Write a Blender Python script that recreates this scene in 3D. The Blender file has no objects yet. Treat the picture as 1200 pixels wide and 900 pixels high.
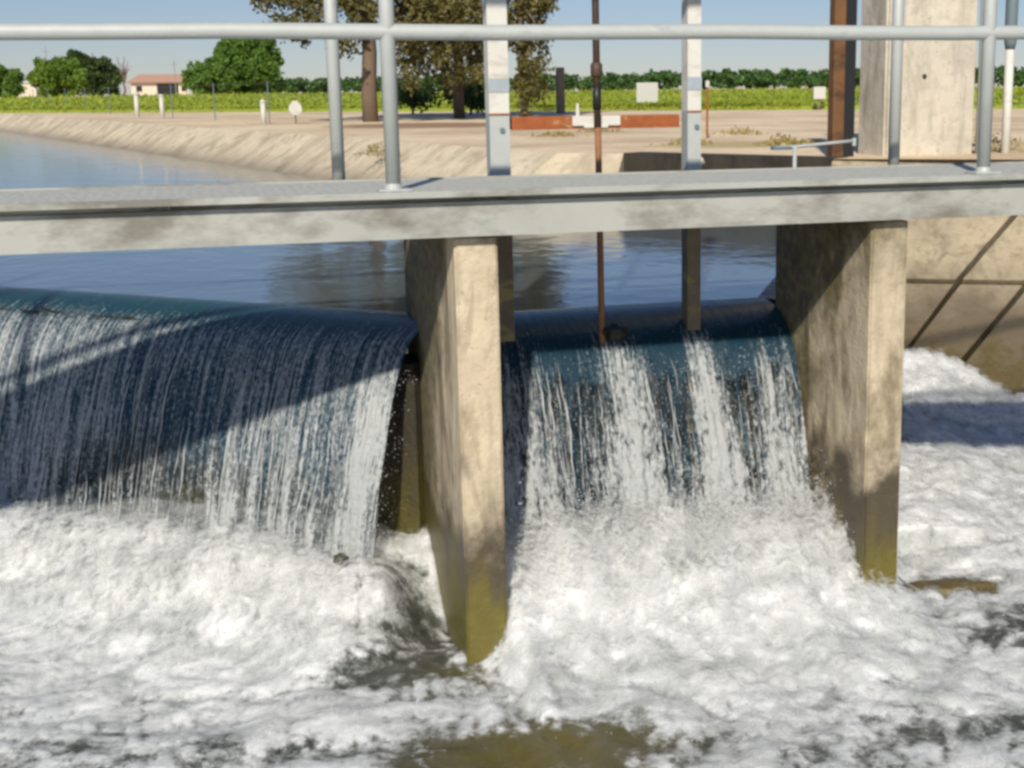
import bpy, bmesh, math, random
import numpy as np
from mathutils import Matrix, Vector
R_ = math.radians
rng = np.random.default_rng(7)
random.seed(7)
S = bpy.context.scene
COL = S.collection

# ------------------------------------------------------------------ noise
def _h(ix, iy, seed):
    n = (ix.astype(np.int64) * 374761393 + iy.astype(np.int64) * 668265263 + seed * 982451653) & 0xFFFFFFFF
    n = ((n ^ (n >> 13)) * 1274126177) & 0xFFFFFFFF
    return (n ^ (n >> 16)) & 0xFFFF
def perlin(x, y, seed=0):
    x = np.asarray(x, float); y = np.asarray(y, float)
    ix = np.floor(x); iy = np.floor(y); fx = x - ix; fy = y - iy
    u = fx * fx * fx * (fx * (fx * 6 - 15) + 10); v = fy * fy * fy * (fy * (fy * 6 - 15) + 10)
    def g(ax, ay):
        a = _h(ix + ax, iy + ay, seed) / 65536.0 * 2 * math.pi
        return np.cos(a) * (fx - ax) + np.sin(a) * (fy - ay)
    a = g(0, 0); b = g(1, 0); c = g(0, 1); d = g(1, 1)
    return 1.5 * ((a * (1 - u) + b * u) * (1 - v) + (c * (1 - u) + d * u) * v)
def fbm(x, y, seed=0, o=4):
    s = 0; a = 1; t = 0
    for k in range(o):
        s = s + a * perlin(x * 2 ** k, y * 2 ** k, seed + k * 17); t += a; a *= .5
    return s / t
def sst(a, b, x):
    t = np.clip((x - a) / (b - a), 0, 1); return t * t * (3 - 2 * t)
def gauss(x, y, cx, cy, rx, ry=None, ang=0):
    ry = ry or rx; dx = x - cx; dy = y - cy; c = math.cos(ang); s = math.sin(ang)
    return np.exp(-(((dx * c + dy * s) / rx) ** 2 + ((-dx * s + dy * c) / ry) ** 2))

# ------------------------------------------------------------------ materials
class NT:
    def __init__(s, name):
        s.m = bpy.data.materials.new(name); s.m.use_nodes = True
        s.t = s.m.node_tree; s.t.nodes.clear(); s.L = s.t.links.new
        s.out = s.n('ShaderNodeOutputMaterial')
    def n(s, kind, **kw):
        nd = s.t.nodes.new(kind)
        for k, v in kw.items():
            if k.startswith('i_'):
                key = k[2:]; key = int(key) if key.isdigit() else key.replace('_', ' ')
                s.put(nd.inputs[key], v)
            else: setattr(nd, k, v)
        return nd
    def put(s, sock, v):
        if isinstance(v, bpy.types.NodeSocket): s.L(v, sock)
        elif isinstance(v, (tuple, list)) and len(v) == 3 and sock.type == 'RGBA': sock.default_value = (*v, 1)
        else: sock.default_value = v
    def co(s, kind='Object'): return s.n('ShaderNodeTexCoord').outputs[kind]
    def map(s, vec, scale=(1, 1, 1), loc=(0, 0, 0), rot=(0, 0, 0)):
        m = s.n('ShaderNodeMapping'); s.L(vec, m.inputs[0])
        m.inputs['Scale'].default_value = scale; m.inputs['Location'].default_value = loc; m.inputs['Rotation'].default_value = rot
        return m.outputs[0]
    def noise(s, vec, scale, detail=4, rough=.6, dist=0):
        n = s.n('ShaderNodeTexNoise'); s.L(vec, n.inputs['Vector'])
        n.inputs['Scale'].default_value = scale; n.inputs['Detail'].default_value = detail
        n.inputs['Roughness'].default_value = rough; n.inputs['Distortion'].default_value = dist
        return n.outputs['Fac']
    def ramp(s, fac, stops):
        r = s.n('ShaderNodeValToRGB'); s.L(fac, r.inputs[0]); e = r.color_ramp.elements
        while len(e) < len(stops): e.new(.5)
        for k, (p, c) in enumerate(stops):
            e[k].position = p; e[k].color = (c, c, c, 1) if not isinstance(c, (tuple, list)) else (*c, 1)
        return r.outputs[0]
    def mix(s, f, a, b, mode='MIX'):
        m = s.n('ShaderNodeMix', data_type='RGBA', blend_type=mode)
        s.put(m.inputs[0], f); s.put(m.inputs[6], a); s.put(m.inputs[7], b); return m.outputs[2]
    def math(s, op, a, b=0, clamp=False):
        m = s.n('ShaderNodeMath', operation=op, use_clamp=clamp); s.put(m.inputs[0], a); s.put(m.inputs[1], b); return m.outputs[0]
    def attr(s, name): return s.n('ShaderNodeAttribute', attribute_name=name).outputs['Fac']
    def bump(s, h, st=.5, dist=.02, normal=None):
        b = s.n('ShaderNodeBump'); s.L(h, b.inputs['Height']); b.inputs['Strength'].default_value = st; b.inputs['Distance'].default_value = dist
        if normal: s.L(normal, b.inputs['Normal'])
        return b.outputs[0]
    def bsdf(s, **kw):
        b = s.n('ShaderNodeBsdfPrincipled')
        for k, v in kw.items(): s.put(b.inputs[k.replace('_', ' ')], v)
        return b.outputs[0]
    def done(s, sh): s.L(sh, s.out.inputs['Surface']); return s.m

def mat_concrete(name, base, dark, moss_z=-9, wet_z=-9, scale=3.0, rear_algae_shade=None, wamp=1.5, streak=None, moss=(.085, .07, .012), wetc=(.085, .067, .04)):
    t = NT(name); o = t.co()
    n1 = t.noise(o, scale, 6, .65); n2 = t.noise(o, scale * 9, 5, .6); n3 = t.noise(t.map(o, (1, 1, .3)), scale * 2.2, 4, .6, .6)
    c = t.mix(t.ramp(n1, [(.38, 0), (.62, 1)]), base, tuple(v * .8 for v in base))
    c = t.mix(t.ramp(n3, [(.50, 0), (.64, .8)]), c, dark)
    c = t.mix(t.ramp(n2, [(.3, .55), (.5, 0)]), c, tuple(v * .62 for v in base))
    z = t.n('ShaderNodeSeparateXYZ'); t.L(o, z.inputs[0]); z = z.outputs[2]
    vs_ = t.noise(t.map(o, (1, 1, .12)), scale * 5, 5, .65)
    c = t.mix(t.ramp(vs_, [(.52, 0), (.66, .55)]), c, tuple(v * .45 for v in base))
    pit = t.noise(o, scale * 30, 2, .5); c = t.mix(t.ramp(pit, [(.26, .7), (.36, 0)]), c, tuple(v * .4 for v in base))
    rough = .9
    if streak is not None:
        sn = t.noise(t.map(t.map(o, (1, 1, 1), rot=(0, 0, streak)), (.20, 1.1, .3)), 1.5, 6, .7, .5)
        c = t.mix(t.ramp(sn, [(.48, 0), (.66, .6)]), c, dark)
    if rear_algae_shade:  # algae colour, shaped to deepen the deck's shadow on the upper rear faces
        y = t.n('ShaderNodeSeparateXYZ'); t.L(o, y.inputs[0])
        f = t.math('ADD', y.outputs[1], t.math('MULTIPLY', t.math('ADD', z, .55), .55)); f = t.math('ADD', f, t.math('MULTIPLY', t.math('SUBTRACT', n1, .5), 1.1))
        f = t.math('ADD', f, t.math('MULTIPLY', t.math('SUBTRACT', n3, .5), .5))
        f = t.n('ShaderNodeMapRange', interpolation_type='SMOOTHSTEP', i_0=f, i_1=rear_algae_shade - .15, i_2=rear_algae_shade + .25, i_3=0., i_4=.92).outputs[0]
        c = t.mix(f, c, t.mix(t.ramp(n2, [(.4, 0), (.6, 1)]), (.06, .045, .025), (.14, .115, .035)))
    if wet_z > -8:
        f = t.math('ADD', z, t.math('MULTIPLY', t.math('SUBTRACT', n1, .5), wamp))
        f = t.n('ShaderNodeMapRange', interpolation_type='SMOOTHSTEP', i_0=f, i_1=wet_z - .22, i_2=wet_z + .16, i_3=1., i_4=0.).outputs[0]
        c = t.mix(f, c, t.mix(n2, wetc, tuple(v * .7 for v in wetc)))
        rough = t.n('ShaderNodeMapRange', i_0=f, i_1=0., i_2=1., i_3=.9, i_4=.45).outputs[0]
    if moss_z > -8:
        f = t.math('ADD', z, t.math('MULTIPLY', t.math('SUBTRACT', n3, .5), .9))
        f = t.n('ShaderNodeMapRange', interpolation_type='SMOOTHSTEP', i_0=f, i_1=moss_z - .14, i_2=moss_z + .18, i_3=1., i_4=0.).outputs[0]
        c = t.mix(f, c, t.mix(n2, moss, tuple(v * 2.0 for v in moss)))
    b = t.bump(t.mix(.5, n2, t.mix(.4, n1, pit)), .7, .02)
    return t.done(t.bsdf(Base_Color=c, Roughness=rough, Normal=b))

def mat_simple(name, col, rough=.6, metal=0., var=.25, scale=8., bump=.2, dark=None, dpos=(.55, .7)):
    t = NT(name); o = t.co(); n1 = t.noise(o, scale, 5, .6); n2 = t.noise(o, scale * 7, 3, .6)
    c = t.mix(n1, tuple(v * (1 - var) for v in col), tuple(min(1, v * (1 + var)) for v in col))
    if dark: c = t.mix(t.ramp(t.noise(t.map(o, (.7, 1, 1.6)), scale * .6, 5, .7), [(dpos[0], 0), (dpos[1], .8)]), c, dark)
    return t.done(t.bsdf(Base_Color=c, Roughness=rough, Metallic=metal, Normal=t.bump(t.mix(.5, n1, n2), bump, .01)))

def mat_leaf(name, a, b, trans=.35):
    t = NT(name); f = t.attr('tint'); c = t.mix(f, a, b)
    d = t.bsdf(Base_Color=c, Roughness=.6); tr = t.n('ShaderNodeBsdfTranslucent', i_Color=c).outputs[0]
    m = t.n('ShaderNodeMixShader', i_0=trans); t.L(d, m.inputs[1]); t.L(tr, m.inputs[2])
    return t.done(m.outputs[0])

M = {}
M['pier'] = mat_concrete('pier_concrete', (.59, .49, .335), (.15, .11, .06), -1.24, -.98, 2.6, rear_algae_shade=5.12)
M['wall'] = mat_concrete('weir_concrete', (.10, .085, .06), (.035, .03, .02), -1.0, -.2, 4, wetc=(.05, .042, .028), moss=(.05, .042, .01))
M['lining'] = mat_concrete('lining_concrete', (.42, .345, .225), (.17, .13, .08), -1.18, -.78, 2.6, wetc=(.15, .115, .07), moss=(.06, .045, .014), wamp=.6)
M['bank'] = mat_concrete('bank_concrete', (.70, .595, .41), (.36, .285, .19), -9, -.345, 1.1, wetc=(.17, .13, .085), wamp=.10, streak=R_(-13))
M['column'] = mat_concrete('column_concrete', (.60, .54, .43), (.33, .28, .20), scale=1.6)
M['joint'] = mat_simple('joint_dark', (.04, .033, .024), .9)
M['headwall'] = mat_concrete('headwall_concrete', (.050, .040, .026), (.018, .015, .010), scale=2.5)  # very dark concrete tone over the whole headwall
M['galv'] = mat_simple('galvanised_steel', (.42, .44, .41), .55, .1, .12, 14, .1, (.30, .31, .30), (.6, .72))
M['beam'] = mat_simple('galvanised_beam', (.37, .37, .325), .6, .05, .18, 3.6, .12, (.13, .115, .085), (.49, .64))
M['section'] = mat_simple('dark_blue_grey', (.13, .17, .19), .6)
M['gateleaf'] = mat_simple('wet_gate_steel', (.035, .042, .042), .35, .2, .4, 9, .4, (.08, .055, .03), (.55, .7))
M['band'] = mat_simple('blue_grey_band', (.31, .35, .38), .6, 0, .3, 20)
M['deck'] = mat_simple('deck_grating', (.42, .42, .37), .75, .0, .25, 45, .3)
M['white'] = mat_simple('worn_white_paint', (.60, .58, .51), .6, 0, .12, 9, .1, (.36, .31, .23), (.54, .70))
M['rust'] = mat_simple('rust', (.30, .085, .022), .85, 0, .45, 22, .5, (.42, .26, .13), (.58, .66))
M['stem'] = mat_simple('stem_rust', (.26, .12, .055), .75, 0, .4, 30, .4)
M['stemdark'] = mat_simple('stem_dark', (.085, .05, .032), .55, .2, .4, 30, .4)
M['black'] = mat_simple('black_grease', (.012, .012, .012), .5)
M['guide'] = mat_simple('guide_rusty_lower', (.17, .135, .085), .8, 0, .4, 14, .4, (.34, .26, .10), (.55, .62))
M['timber'] = mat_simple('timber', (.15, .068, .022), .8, 0, .5, 6, .5, (.05, .024, .010), (.5, .62))
M['oldwood'] = mat_simple('weathered_wood', (.24, .18, .13), .9, 0, .3, 8, .5)
M['bark'] = mat_simple('bark', (.15, .105, .07), .95, 0, .35, 5, .8)
M['plaster'] = mat_simple('house_plaster', (.66, .57, .44), .9, 0, .06, .6, .1)
M['tile'] = mat_simple('roof_tile', (.46, .27, .18), .9, 0, .2, 1.5, .3)
M['window'] = mat_simple('dark_opening', (.02, .018, .018), .3)
M['pole'] = mat_simple('pole_grey', (.25, .24, .23), .9)
M['pvc'] = mat_simple('white_marker', (.55, .53, .47), .5, 0, .04)
M['shed'] = mat_simple('shed_sheet', (.55, .55, .53), .6, .2, .1)
M['stone'] = mat_simple('wet_stone', (.05, .045, .025), .4, 0, .4, 12, .6)
M['mossrock'] = mat_simple('mossy_rock', (.12, .085, .022), .45, 0, .5, 7, .7, (.045, .038, .03), (.45, .6))
M['weeddebris'] = mat_simple('wet_debris', (.018, .016, .008), .5, 0, .5, 20, .8)
M['leaf_brown'] = mat_leaf('leaf_brown', (.080, .070, .020), (.22, .19, .052), .3)
M['leaf_olive'] = mat_leaf('leaf_olive', (.07, .07, .018), (.22, .19, .05), .3)
M['leaf_green'] = mat_leaf('leaf_green', (.08, .165, .02), (.20, .34, .05), .45)
M['leaf_bright'] = mat_leaf('leaf_bright', (.10, .19, .016), (.24, .35, .04), .45)
M['leaf_dark'] = mat_leaf('leaf_dark', (.03, .06, .012), (.08, .125, .022), .3)
M['crop'] = mat_leaf('crop_leaf', (.22, .29, .022), (.42, .46, .05), .35)
M['weed'] = mat_leaf('weed_leaf', (.28, .22, .06), (.48, .38, .14), .3)
M['orchard'] = mat_leaf('orchard_leaf', (.04, .10, .02), (.09, .18, .035), .35)

def mat_ground():
    t = NT('sandy_ground'); o = t.co()
    n1 = t.noise(o, .35, 6, .65); n2 = t.noise(o, 3., 6, .65); n3 = t.noise(o, 22., 4, .6)
    c = t.mix(t.ramp(n1, [(.42, 0), (.58, 1)]), (.60, .45, .27), (.82, .65, .42))
    c = t.mix(t.ramp(n2, [(.52, 0), (.7, .55)]), c, (.40, .28, .17))
    c = t.mix(t.ramp(n3, [(.3, .5), (.5, 0)]), c, (.33, .25, .17))
    # leaf litter lying under the big tree, dry grass on the near bank
    sp = t.n('ShaderNodeSeparateXYZ'); t.L(o, sp.inputs[0])
    def ell(cx, cy, rx, ry):
        a = t.math('POWER', t.math('ABSOLUTE', t.math('MULTIPLY', t.math('SUBTRACT', sp.outputs[0], cx), 1 / rx)), 2.)
        b = t.math('POWER', t.math('ABSOLUTE', t.math('MULTIPLY', t.math('SUBTRACT', sp.outputs[1], cy), 1 / ry)), 2.)
        d = t.math('ADD', t.math('ADD', a, b), t.math('MULTIPLY', t.math('SUBTRACT', n2, .5), 1.6))
        return t.n('ShaderNodeMapRange', i_0=d, i_1=1.1, i_2=.5, i_3=0., i_4=.85).outputs[0]
    c = t.mix(ell(3.6, 22.3, 1.6, 2.0), c, (.27, .15, .075))
    g = t.math('MULTIPLY', ell(5.6, 12.6, 1.6, .9), t.ramp(n3, [(.35, .3), (.6, 1)]))
    c = t.mix(g, c, (.33, .27, .07))
    return t.done(t.bsdf(Base_Color=c, Roughness=.95, Normal=t.bump(t.mix(.5, n2, n3), .5, .05)))
M['ground'] = mat_ground()
M['fieldsoil'] = mat_simple('field_soil', (.22, .28, .03), .95, 0, .25, .25, .5)

def mat_canal():
    t = NT('canal_water'); o = t.co()
    n = t.noise(t.map(o, (1.0, .8, 1)), 1.6, 3, .55, .6); n2 = t.noise(t.map(o, (1, .8, 1)), 7., 3, .55, .4)
    b = t.bump(n, .12, .06); b = t.bump(n2, .22, .012, b)
    return t.done(t.bsdf(Base_Color=(.085, .107, .113), Roughness=.08, IOR=1.33, Normal=b))
M['canal'] = mat_canal()

def mat_foam():
    t = NT('foaming_water'); o = t.co()
    foam = t.attr('foam'); moss = t.attr('moss')
    n1 = t.noise(t.map(o, (1, .8, 1)), 9., 6, .65, .8); n2 = t.noise(o, 48., 4, .65, .5); n3 = t.noise(t.map(o, (.75, 1.25, 1)), 3.4, 6, .65, 1.4); n4 = t.noise(t.map(o, (.8, 1.3, 1)), 14., 5, .7, 1.2)
    f = t.math('ADD', foam, t.math('MULTIPLY', t.math('SUBTRACT', n1, .5), 1.5))
    f = t.math('ADD', f, t.math('MULTIPLY', t.math('SUBTRACT', n2, .5), .9))
    f = t.n('ShaderNodeMapRange', interpolation_type='SMOOTHSTEP', i_0=f, i_1=.04, i_2=.78, i_3=0., i_4=1.).outputs[0]
    wc = t.mix(t.ramp(n1, [(.4, 0), (.65, 1)]), (.045, .050, .040), (.13, .135, .115))
    wc = t.mix(moss, wc, t.mix(n3, (.055, .048, .014), (.15, .12, .028)))
    wc = t.mix(t.attr('sky_blue_lift'), wc, t.mix(n3, (.25, .34, .42), (.42, .50, .56)))  # pale sky blue painted in to lighten the stripes under the deck's shadow
    water = t.bsdf(Base_Color=wc, Roughness=.12, IOR=1.33, Normal=t.bump(t.mix(.5, n1, n2), .5, .03))
    fc = t.mix(t.ramp(n2, [(.3, 1), (.62, 0)]), (.77, .775, .755), (.64, .65, .635))
    fc = t.mix(t.ramp(n3, [(.36, .85), (.58, 0)]), fc, (.36, .38, .36))
    fc = t.mix(t.ramp(n4, [(.36, .4), (.54, 0)]), fc, (.42, .44, .42))
    fs = t.bsdf(Base_Color=fc, Roughness=.55, Subsurface_Weight=.9, Subsurface_Radius=(1., 1., 1.), Subsurface_Scale=.07,
                Normal=t.bump(n1, .3, .02))
    m = t.n('ShaderNodeMixShader', i_0=f); t.L(water, m.inputs[1]); t.L(fs, m.inputs[2])
    return t.done(m.outputs[0])
M['foam'] = mat_foam()

def mat_froth():
    t = NT('froth'); o = t.co(); lay = t.attr('layer'); foam = t.attr('foam')
    a = t.noise(t.map(o, (1, 1, .7)), 17., 5, .62, .9); b = t.noise(o, 60., 4, .65); n3 = t.noise(t.map(o, (.75, 1.25, 1)), 3.4, 6, .65, 1.4)
    f = t.math('ADD', t.math('MULTIPLY', a, .72), t.math('MULTIPLY', b, .28))
    f = t.math('ADD', f, t.math('MULTIPLY', t.math('SUBTRACT', foam, .9), .10))
    f = t.math('SUBTRACT', f, t.math('MULTIPLY', lay, .10))
    f = t.n('ShaderNodeMapRange', interpolation_type='SMOOTHSTEP', i_0=f, i_1=.40, i_2=.62, i_3=0., i_4=.72).outputs[0]
    c = t.mix(t.ramp(n3, [(.36, .6), (.58, 0)]), (.88, .885, .865), (.66, .67, .655))
    d = t.n('ShaderNodeBsdfDiffuse', i_Color=c).outputs[0]; tl = t.n('ShaderNodeBsdfTranslucent', i_Color=c).outputs[0]; tr = t.n('ShaderNodeBsdfTransparent').outputs[0]
    m0 = t.n('ShaderNodeMixShader', i_0=.5); t.L(d, m0.inputs[1]); t.L(tl, m0.inputs[2])
    m = t.n('ShaderNodeMixShader', i_0=f); t.L(tr, m.inputs[1]); t.L(m0.outputs[0], m.inputs[2])
    return t.done(m.outputs[0])
M['froth'] = mat_froth()
def mat_fall():
    t = NT('falling_water'); uv = t.n('ShaderNodeUVMap', uv_map='UVMap').outputs[0]
    white = t.attr('white'); gap = t.attr('gap')
    w0 = t.n('ShaderNodeTexNoise', noise_dimensions='3D'); t.L(t.map(uv, (7, 3, 1)), w0.inputs['Vector']); w0.inputs['Scale'].default_value = 1
    uvw = t.n('ShaderNodeVectorMath', operation='MULTIPLY_ADD'); t.L(w0.outputs['Color'], uvw.inputs[0]); uvw.inputs[1].default_value = (.018, 0, 0); t.L(uv, uvw.inputs[2]); uv = uvw.outputs[0]
    st = t.noise(t.map(uv, (48, 1.3, 1)), 1, 5, .7, .2); st2 = t.noise(t.map(uv, (150, 5, 1)), 1, 4, .65, .3); ch = t.noise(t.map(uv, (70, 45, 1)), 1, 5, .7, .6)
    f = t.math('ADD', white, t.math('MULTIPLY', t.math('SUBTRACT', st, .5), 4.2))
    f = t.math('ADD', f, t.math('MULTIPLY', t.math('SUBTRACT', st2, .5), 2.8))
    f = t.math('ADD', f, t.math('MULTIPLY', t.math('SUBTRACT', ch, .5), 3.4))
    f = t.n('ShaderNodeMapRange', interpolation_type='SMOOTHSTEP', i_0=f, i_1=-.35, i_2=1.25, i_3=0., i_4=.93).outputs[0]
    bw = t.bump(t.mix(.5, st, st2), .8, .03)
    sv = t.n('ShaderNodeSeparateXYZ'); t.L(uv, sv.inputs[0]); sv = t.n('ShaderNodeMapRange', i_0=sv.outputs[1], i_1=-.10, i_2=.12, i_3=0., i_4=1.).outputs[0]
    water = t.bsdf(Base_Color=t.mix(sv, (.010, .052, .056), (.010, .040, .064)), Roughness=.16, IOR=1.33, Normal=bw)
    wh = t.bsdf(Base_Color=t.mix(ch, (.27, .285, .28), (.56, .575, .55)), Roughness=.4, Normal=t.bump(ch, .6, .015))
    m = t.n('ShaderNodeMixShader', i_0=f); t.L(water, m.inputs[1]); t.L(wh, m.inputs[2])
    g = t.math('ADD', gap, t.math('MULTIPLY', t.math('SUBTRACT', st, .5), 1.6))
    g = t.math('ADD', g, t.math('MULTIPLY', t.math('SUBTRACT', ch, .5), .8))
    g = t.n('ShaderNodeMapRange', interpolation_type='SMOOTHSTEP', i_0=g, i_1=.30, i_2=.75, i_3=0., i_4=.9).outputs[0]
    g = t.math('MULTIPLY', g, t.math('SUBTRACT', 1., f))
    tr = t.n('ShaderNodeBsdfTransparent').outputs[0]
    m2 = t.n('ShaderNodeMixShader', i_0=g); t.L(m.outputs[0], m2.inputs[1]); t.L(tr, m2.inputs[2])
    return t.done(m2.outputs[0])
M['fall'] = mat_fall()
def mat_spray():
    t = NT('water_drops')
    a = t.bsdf(Base_Color=(.60, .62, .60), Roughness=.3)
    b = t.n('ShaderNodeBsdfTransparent').outputs[0]
    m = t.n('ShaderNodeMixShader', i_0=.45); t.L(a, m.inputs[1]); t.L(b, m.inputs[2])
    return t.done(m.outputs[0])
M['spray'] = mat_spray()

# ------------------------------------------------------------------ mesh helpers
def link(name, me, mat=None, parent=None):
    o = bpy.data.objects.new(name, me); COL.objects.link(o)
    if mat:
        for x in (mat if isinstance(mat, list) else [mat]): me.materials.append(x)
    if parent: o.parent = parent
    return o
def tag(o, label=None, cat=None, group=None, kind=None):
    if label: o['label'] = label
    if cat: o['category'] = cat
    if group: o['group'] = group
    if kind: o['kind'] = kind
    return o
def empty(name, loc=(0, 0, 0), rz=0):
    o = bpy.data.objects.new(name, None); COL.objects.link(o); o.location = loc; o.rotation_euler.z = rz; o.empty_display_size = .1
    return o
def copy_tree(o, parent=None):
    c = o.copy(); COL.objects.link(c)
    if parent: c.parent = parent
    for ch in list(o.children): copy_tree(ch, c)
    return c
class MB:
    """collects shapes, builds one mesh object"""
    def __init__(s): s.v = []; s.f = []
    def add(s, vs, fs):
        k = len(s.v); s.v += [tuple(v) for v in vs]; s.f += [tuple(i + k for i in f) for f in fs]; return s
    def box(s, c, d, rz=0, rx=0, bev=0.0):
        hx, hy, hz = d[0] / 2, d[1] / 2, d[2] / 2
        m = Matrix.Translation(c) @ Matrix.Rotation(rz, 4, 'Z') @ Matrix.Rotation(rx, 4, 'X')
        b = min(bev, hx * .9, hy * .9, hz * .9)
        if b <= 0:
            vs = [m @ Vector((x * hx, y * hy, z * hz)) for z in (-1, 1) for x, y in ((-1, -1), (1, -1), (1, 1), (-1, 1))]
            return s.add(vs, [(3, 2, 1, 0), (4, 5, 6, 7), (0, 1, 5, 4), (1, 2, 6, 5), (2, 3, 7, 6), (3, 0, 4, 7)])
        bm = bmesh.new(); bmesh.ops.create_cube(bm, size=1)
        for v in bm.verts: v.co = Vector((v.co.x * d[0], v.co.y * d[1], v.co.z * d[2]))
        bmesh.ops.bevel(bm, geom=bm.edges[:], offset=b, segments=2, affect='EDGES', profile=.5)
        bm.verts.index_update()
        s.add([m @ v.co for v in bm.verts], [[v.index for v in f.verts] for f in bm.faces]); bm.free(); return s
    def tube(s, pts, rad, n=12, caps=True):
        pts = [Vector(p) for p in pts]; rad = rad if isinstance(rad, (list, tuple, np.ndarray)) else [rad] * len(pts)
        vs = []; fs = []; ref = Vector((.31, .2, .93))
        for i, p in enumerate(pts):
            t = (pts[min(i + 1, len(pts) - 1)] - pts[max(i - 1, 0)]).normalized()
            a = t.cross(ref)
            if a.length < .1: a = t.cross(Vector((1, 0, 0)))
            a.normalize(); b = t.cross(a)
            for k in range(n):
                w = 2 * math.pi * k / n; vs.append(p + (a * math.cos(w) + b * math.sin(w)) * rad[i])
        for i in range(len(pts) - 1):
            for k in range(n): fs.append((i * n + k, i * n + (k + 1) % n, (i + 1) * n + (k + 1) % n, (i + 1) * n + k))
        if caps: fs.append(tuple(range(n - 1, -1, -1))); fs.append(tuple(range((len(pts) - 1) * n, len(pts) * n)))
        return s.add(vs, fs)
    def prism(s, poly, z0, z1):
        n = len(poly); vs = [(x, y, z0) for x, y in poly] + [(x, y, z1) for x, y in poly]
        return s.add(vs, [tuple(range(n - 1, -1, -1)), tuple(range(n, 2 * n))] + [(i, (i + 1) % n, n + (i + 1) % n, n + i) for i in range(n)])
    def build(s, name, mat, parent=None, smooth=False, loc=None, orient=False):
        me = bpy.data.meshes.new(name)
        v = [tuple(Vector(p) - Vector(loc)) for p in s.v] if loc else s.v
        me.from_pydata(v, [], s.f)
        if orient:
            bm = bmesh.new(); bm.from_mesh(me); bmesh.ops.recalc_face_normals(bm, faces=bm.faces[:]); bm.to_mesh(me); bm.free()
        if smooth: me.polygons.foreach_set('use_smooth', [True] * len(me.polygons))
        me.update(); o = link(name, me, mat, parent)
        if loc: o.location = loc
        return o
def np_mesh(name, V, F, mat, parent=None, smooth=True, attrs=None, uv=None, loc=None):
    V = np.asarray(V, np.float32); F = np.asarray(F, np.int32); k = F.shape[1]
    me = bpy.data.meshes.new(name); me.vertices.add(len(V)); me.vertices.foreach_set('co', V.ravel())
    me.loops.add(F.size); me.loops.foreach_set('vertex_index', F.ravel())
    me.polygons.add(len(F)); me.polygons.foreach_set('loop_start', np.arange(0, F.size, k, dtype=np.int32))
    try: me.polygons.foreach_set('loop_total', np.full(len(F), k, np.int32))
    except Exception: pass
    me.polygons.foreach_set('use_smooth', np.full(len(F), smooth))
    for n, a in (attrs or {}).items():
        at = me.attributes.new(n, 'FLOAT', 'POINT'); at.data.foreach_set('value', np.asarray(a, np.float32).ravel())
    if uv is not None:
        l = me.uv_layers.new(name='UVMap'); l.data.foreach_set('uv', np.asarray(uv, np.float32)[F.ravel()].ravel())
    me.update(calc_edges=True); me.validate()
    o = link(name, me, mat, parent)
    if loc: o.location = loc
    return o
def grid_faces(nu, nv):
    i = np.arange(nu - 1)[:, None] * nv + np.arange(nv - 1)[None]; i = i.ravel()
    return np.stack([i, i + nv, i + nv + 1, i + 1], 1)
def leaf_mesh(name, P, size, mat, parent=None, flat=0.0, aspect=1.6, loc=None, tint=None):
    """P: leaf centres; one small bent-free quad each"""
    n = len(P); size = np.broadcast_to(size, (n,))
    a = rng.normal(size=(n, 3)); a[:, 2] *= (1 - flat); a /= np.linalg.norm(a, axis=1)[:, None]
    b = rng.normal(size=(n, 3)); b -= a * (a * b).sum(1)[:, None]; b /= np.linalg.norm(b, axis=1)[:, None]
    a = a * (size * aspect / 2)[:, None]; b = b * (size / 2)[:, None]
    V = np.stack([P - a, P + b * .9 - a * .1, P + a, P - b * .9 - a * .1], 1).reshape(-1, 3)
    F = np.arange(4 * n).reshape(n, 4)
    t = np.repeat(rng.random(n) if tint is None else tint, 4)
    return np_mesh(name, V, F, mat, parent, False, {'tint': t}, loc=loc)
def clumps(C, r, per, squash=.75):
    """points in and mostly near the surface of clumps"""
    C = np.repeat(np.asarray(C, float), per, 0); r = np.repeat(np.broadcast_to(r, (len(C) // per,)), per)
    d = rng.normal(size=C.shape); d /= np.linalg.norm(d, axis=1)[:, None]
    return C + d * (r * (.35 + .65 * rng.random(len(C)) ** .5))[:, None] * np.array([1, 1, squash])

# ------------------------------------------------------------------ camera, light, sky
f_px, cx_px = 1650., 720.
a, p, r = R_(16.5), R_(11.84), R_(.58)
fh = Vector((math.sin(a), math.cos(a), 0)); R0 = Vector((math.cos(a), -math.sin(a), 0)); Z = Vector((0, 0, 1))
F = fh * math.cos(p) - Z * math.sin(p); U0 = Z * math.cos(p) + fh * math.sin(p)
Rv = R0 * math.cos(r) - U0 * math.sin(r); Uv = U0 * math.cos(r) + R0 * math.sin(r)
cam = bpy.data.cameras.new('camera'); co = bpy.data.objects.new('camera', cam); COL.objects.link(co)
co.matrix_world = Matrix(((Rv.x, Uv.x, -F.x, 0), (Rv.y, Uv.y, -F.y, 0), (Rv.z, Uv.z, -F.z, .53), (0, 0, 0, 1)))
cam.sensor_fit = 'HORIZONTAL'; cam.sensor_width = 36; cam.lens = 36 * f_px / 1200; cam.shift_x = (600 - cx_px) / 1200
cam.clip_start = .05; cam.clip_end = 6000
S.camera = co
SUN_EL, SUN_AZ = R_(34), R_(22 + 180)
W = bpy.data.worlds.new('World'); S.world = W; W.use_nodes = True
nt = W.node_tree; nt.nodes.clear()
sky = nt.nodes.new('ShaderNodeTexSky'); sky.sky_type = 'NISHITA'; sky.sun_disc = False
sky.sun_elevation = SUN_EL; sky.sun_rotation = SUN_AZ; sky.air_density = .8; sky.dust_density = .1; sky.ozone_density = 3.5
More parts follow.
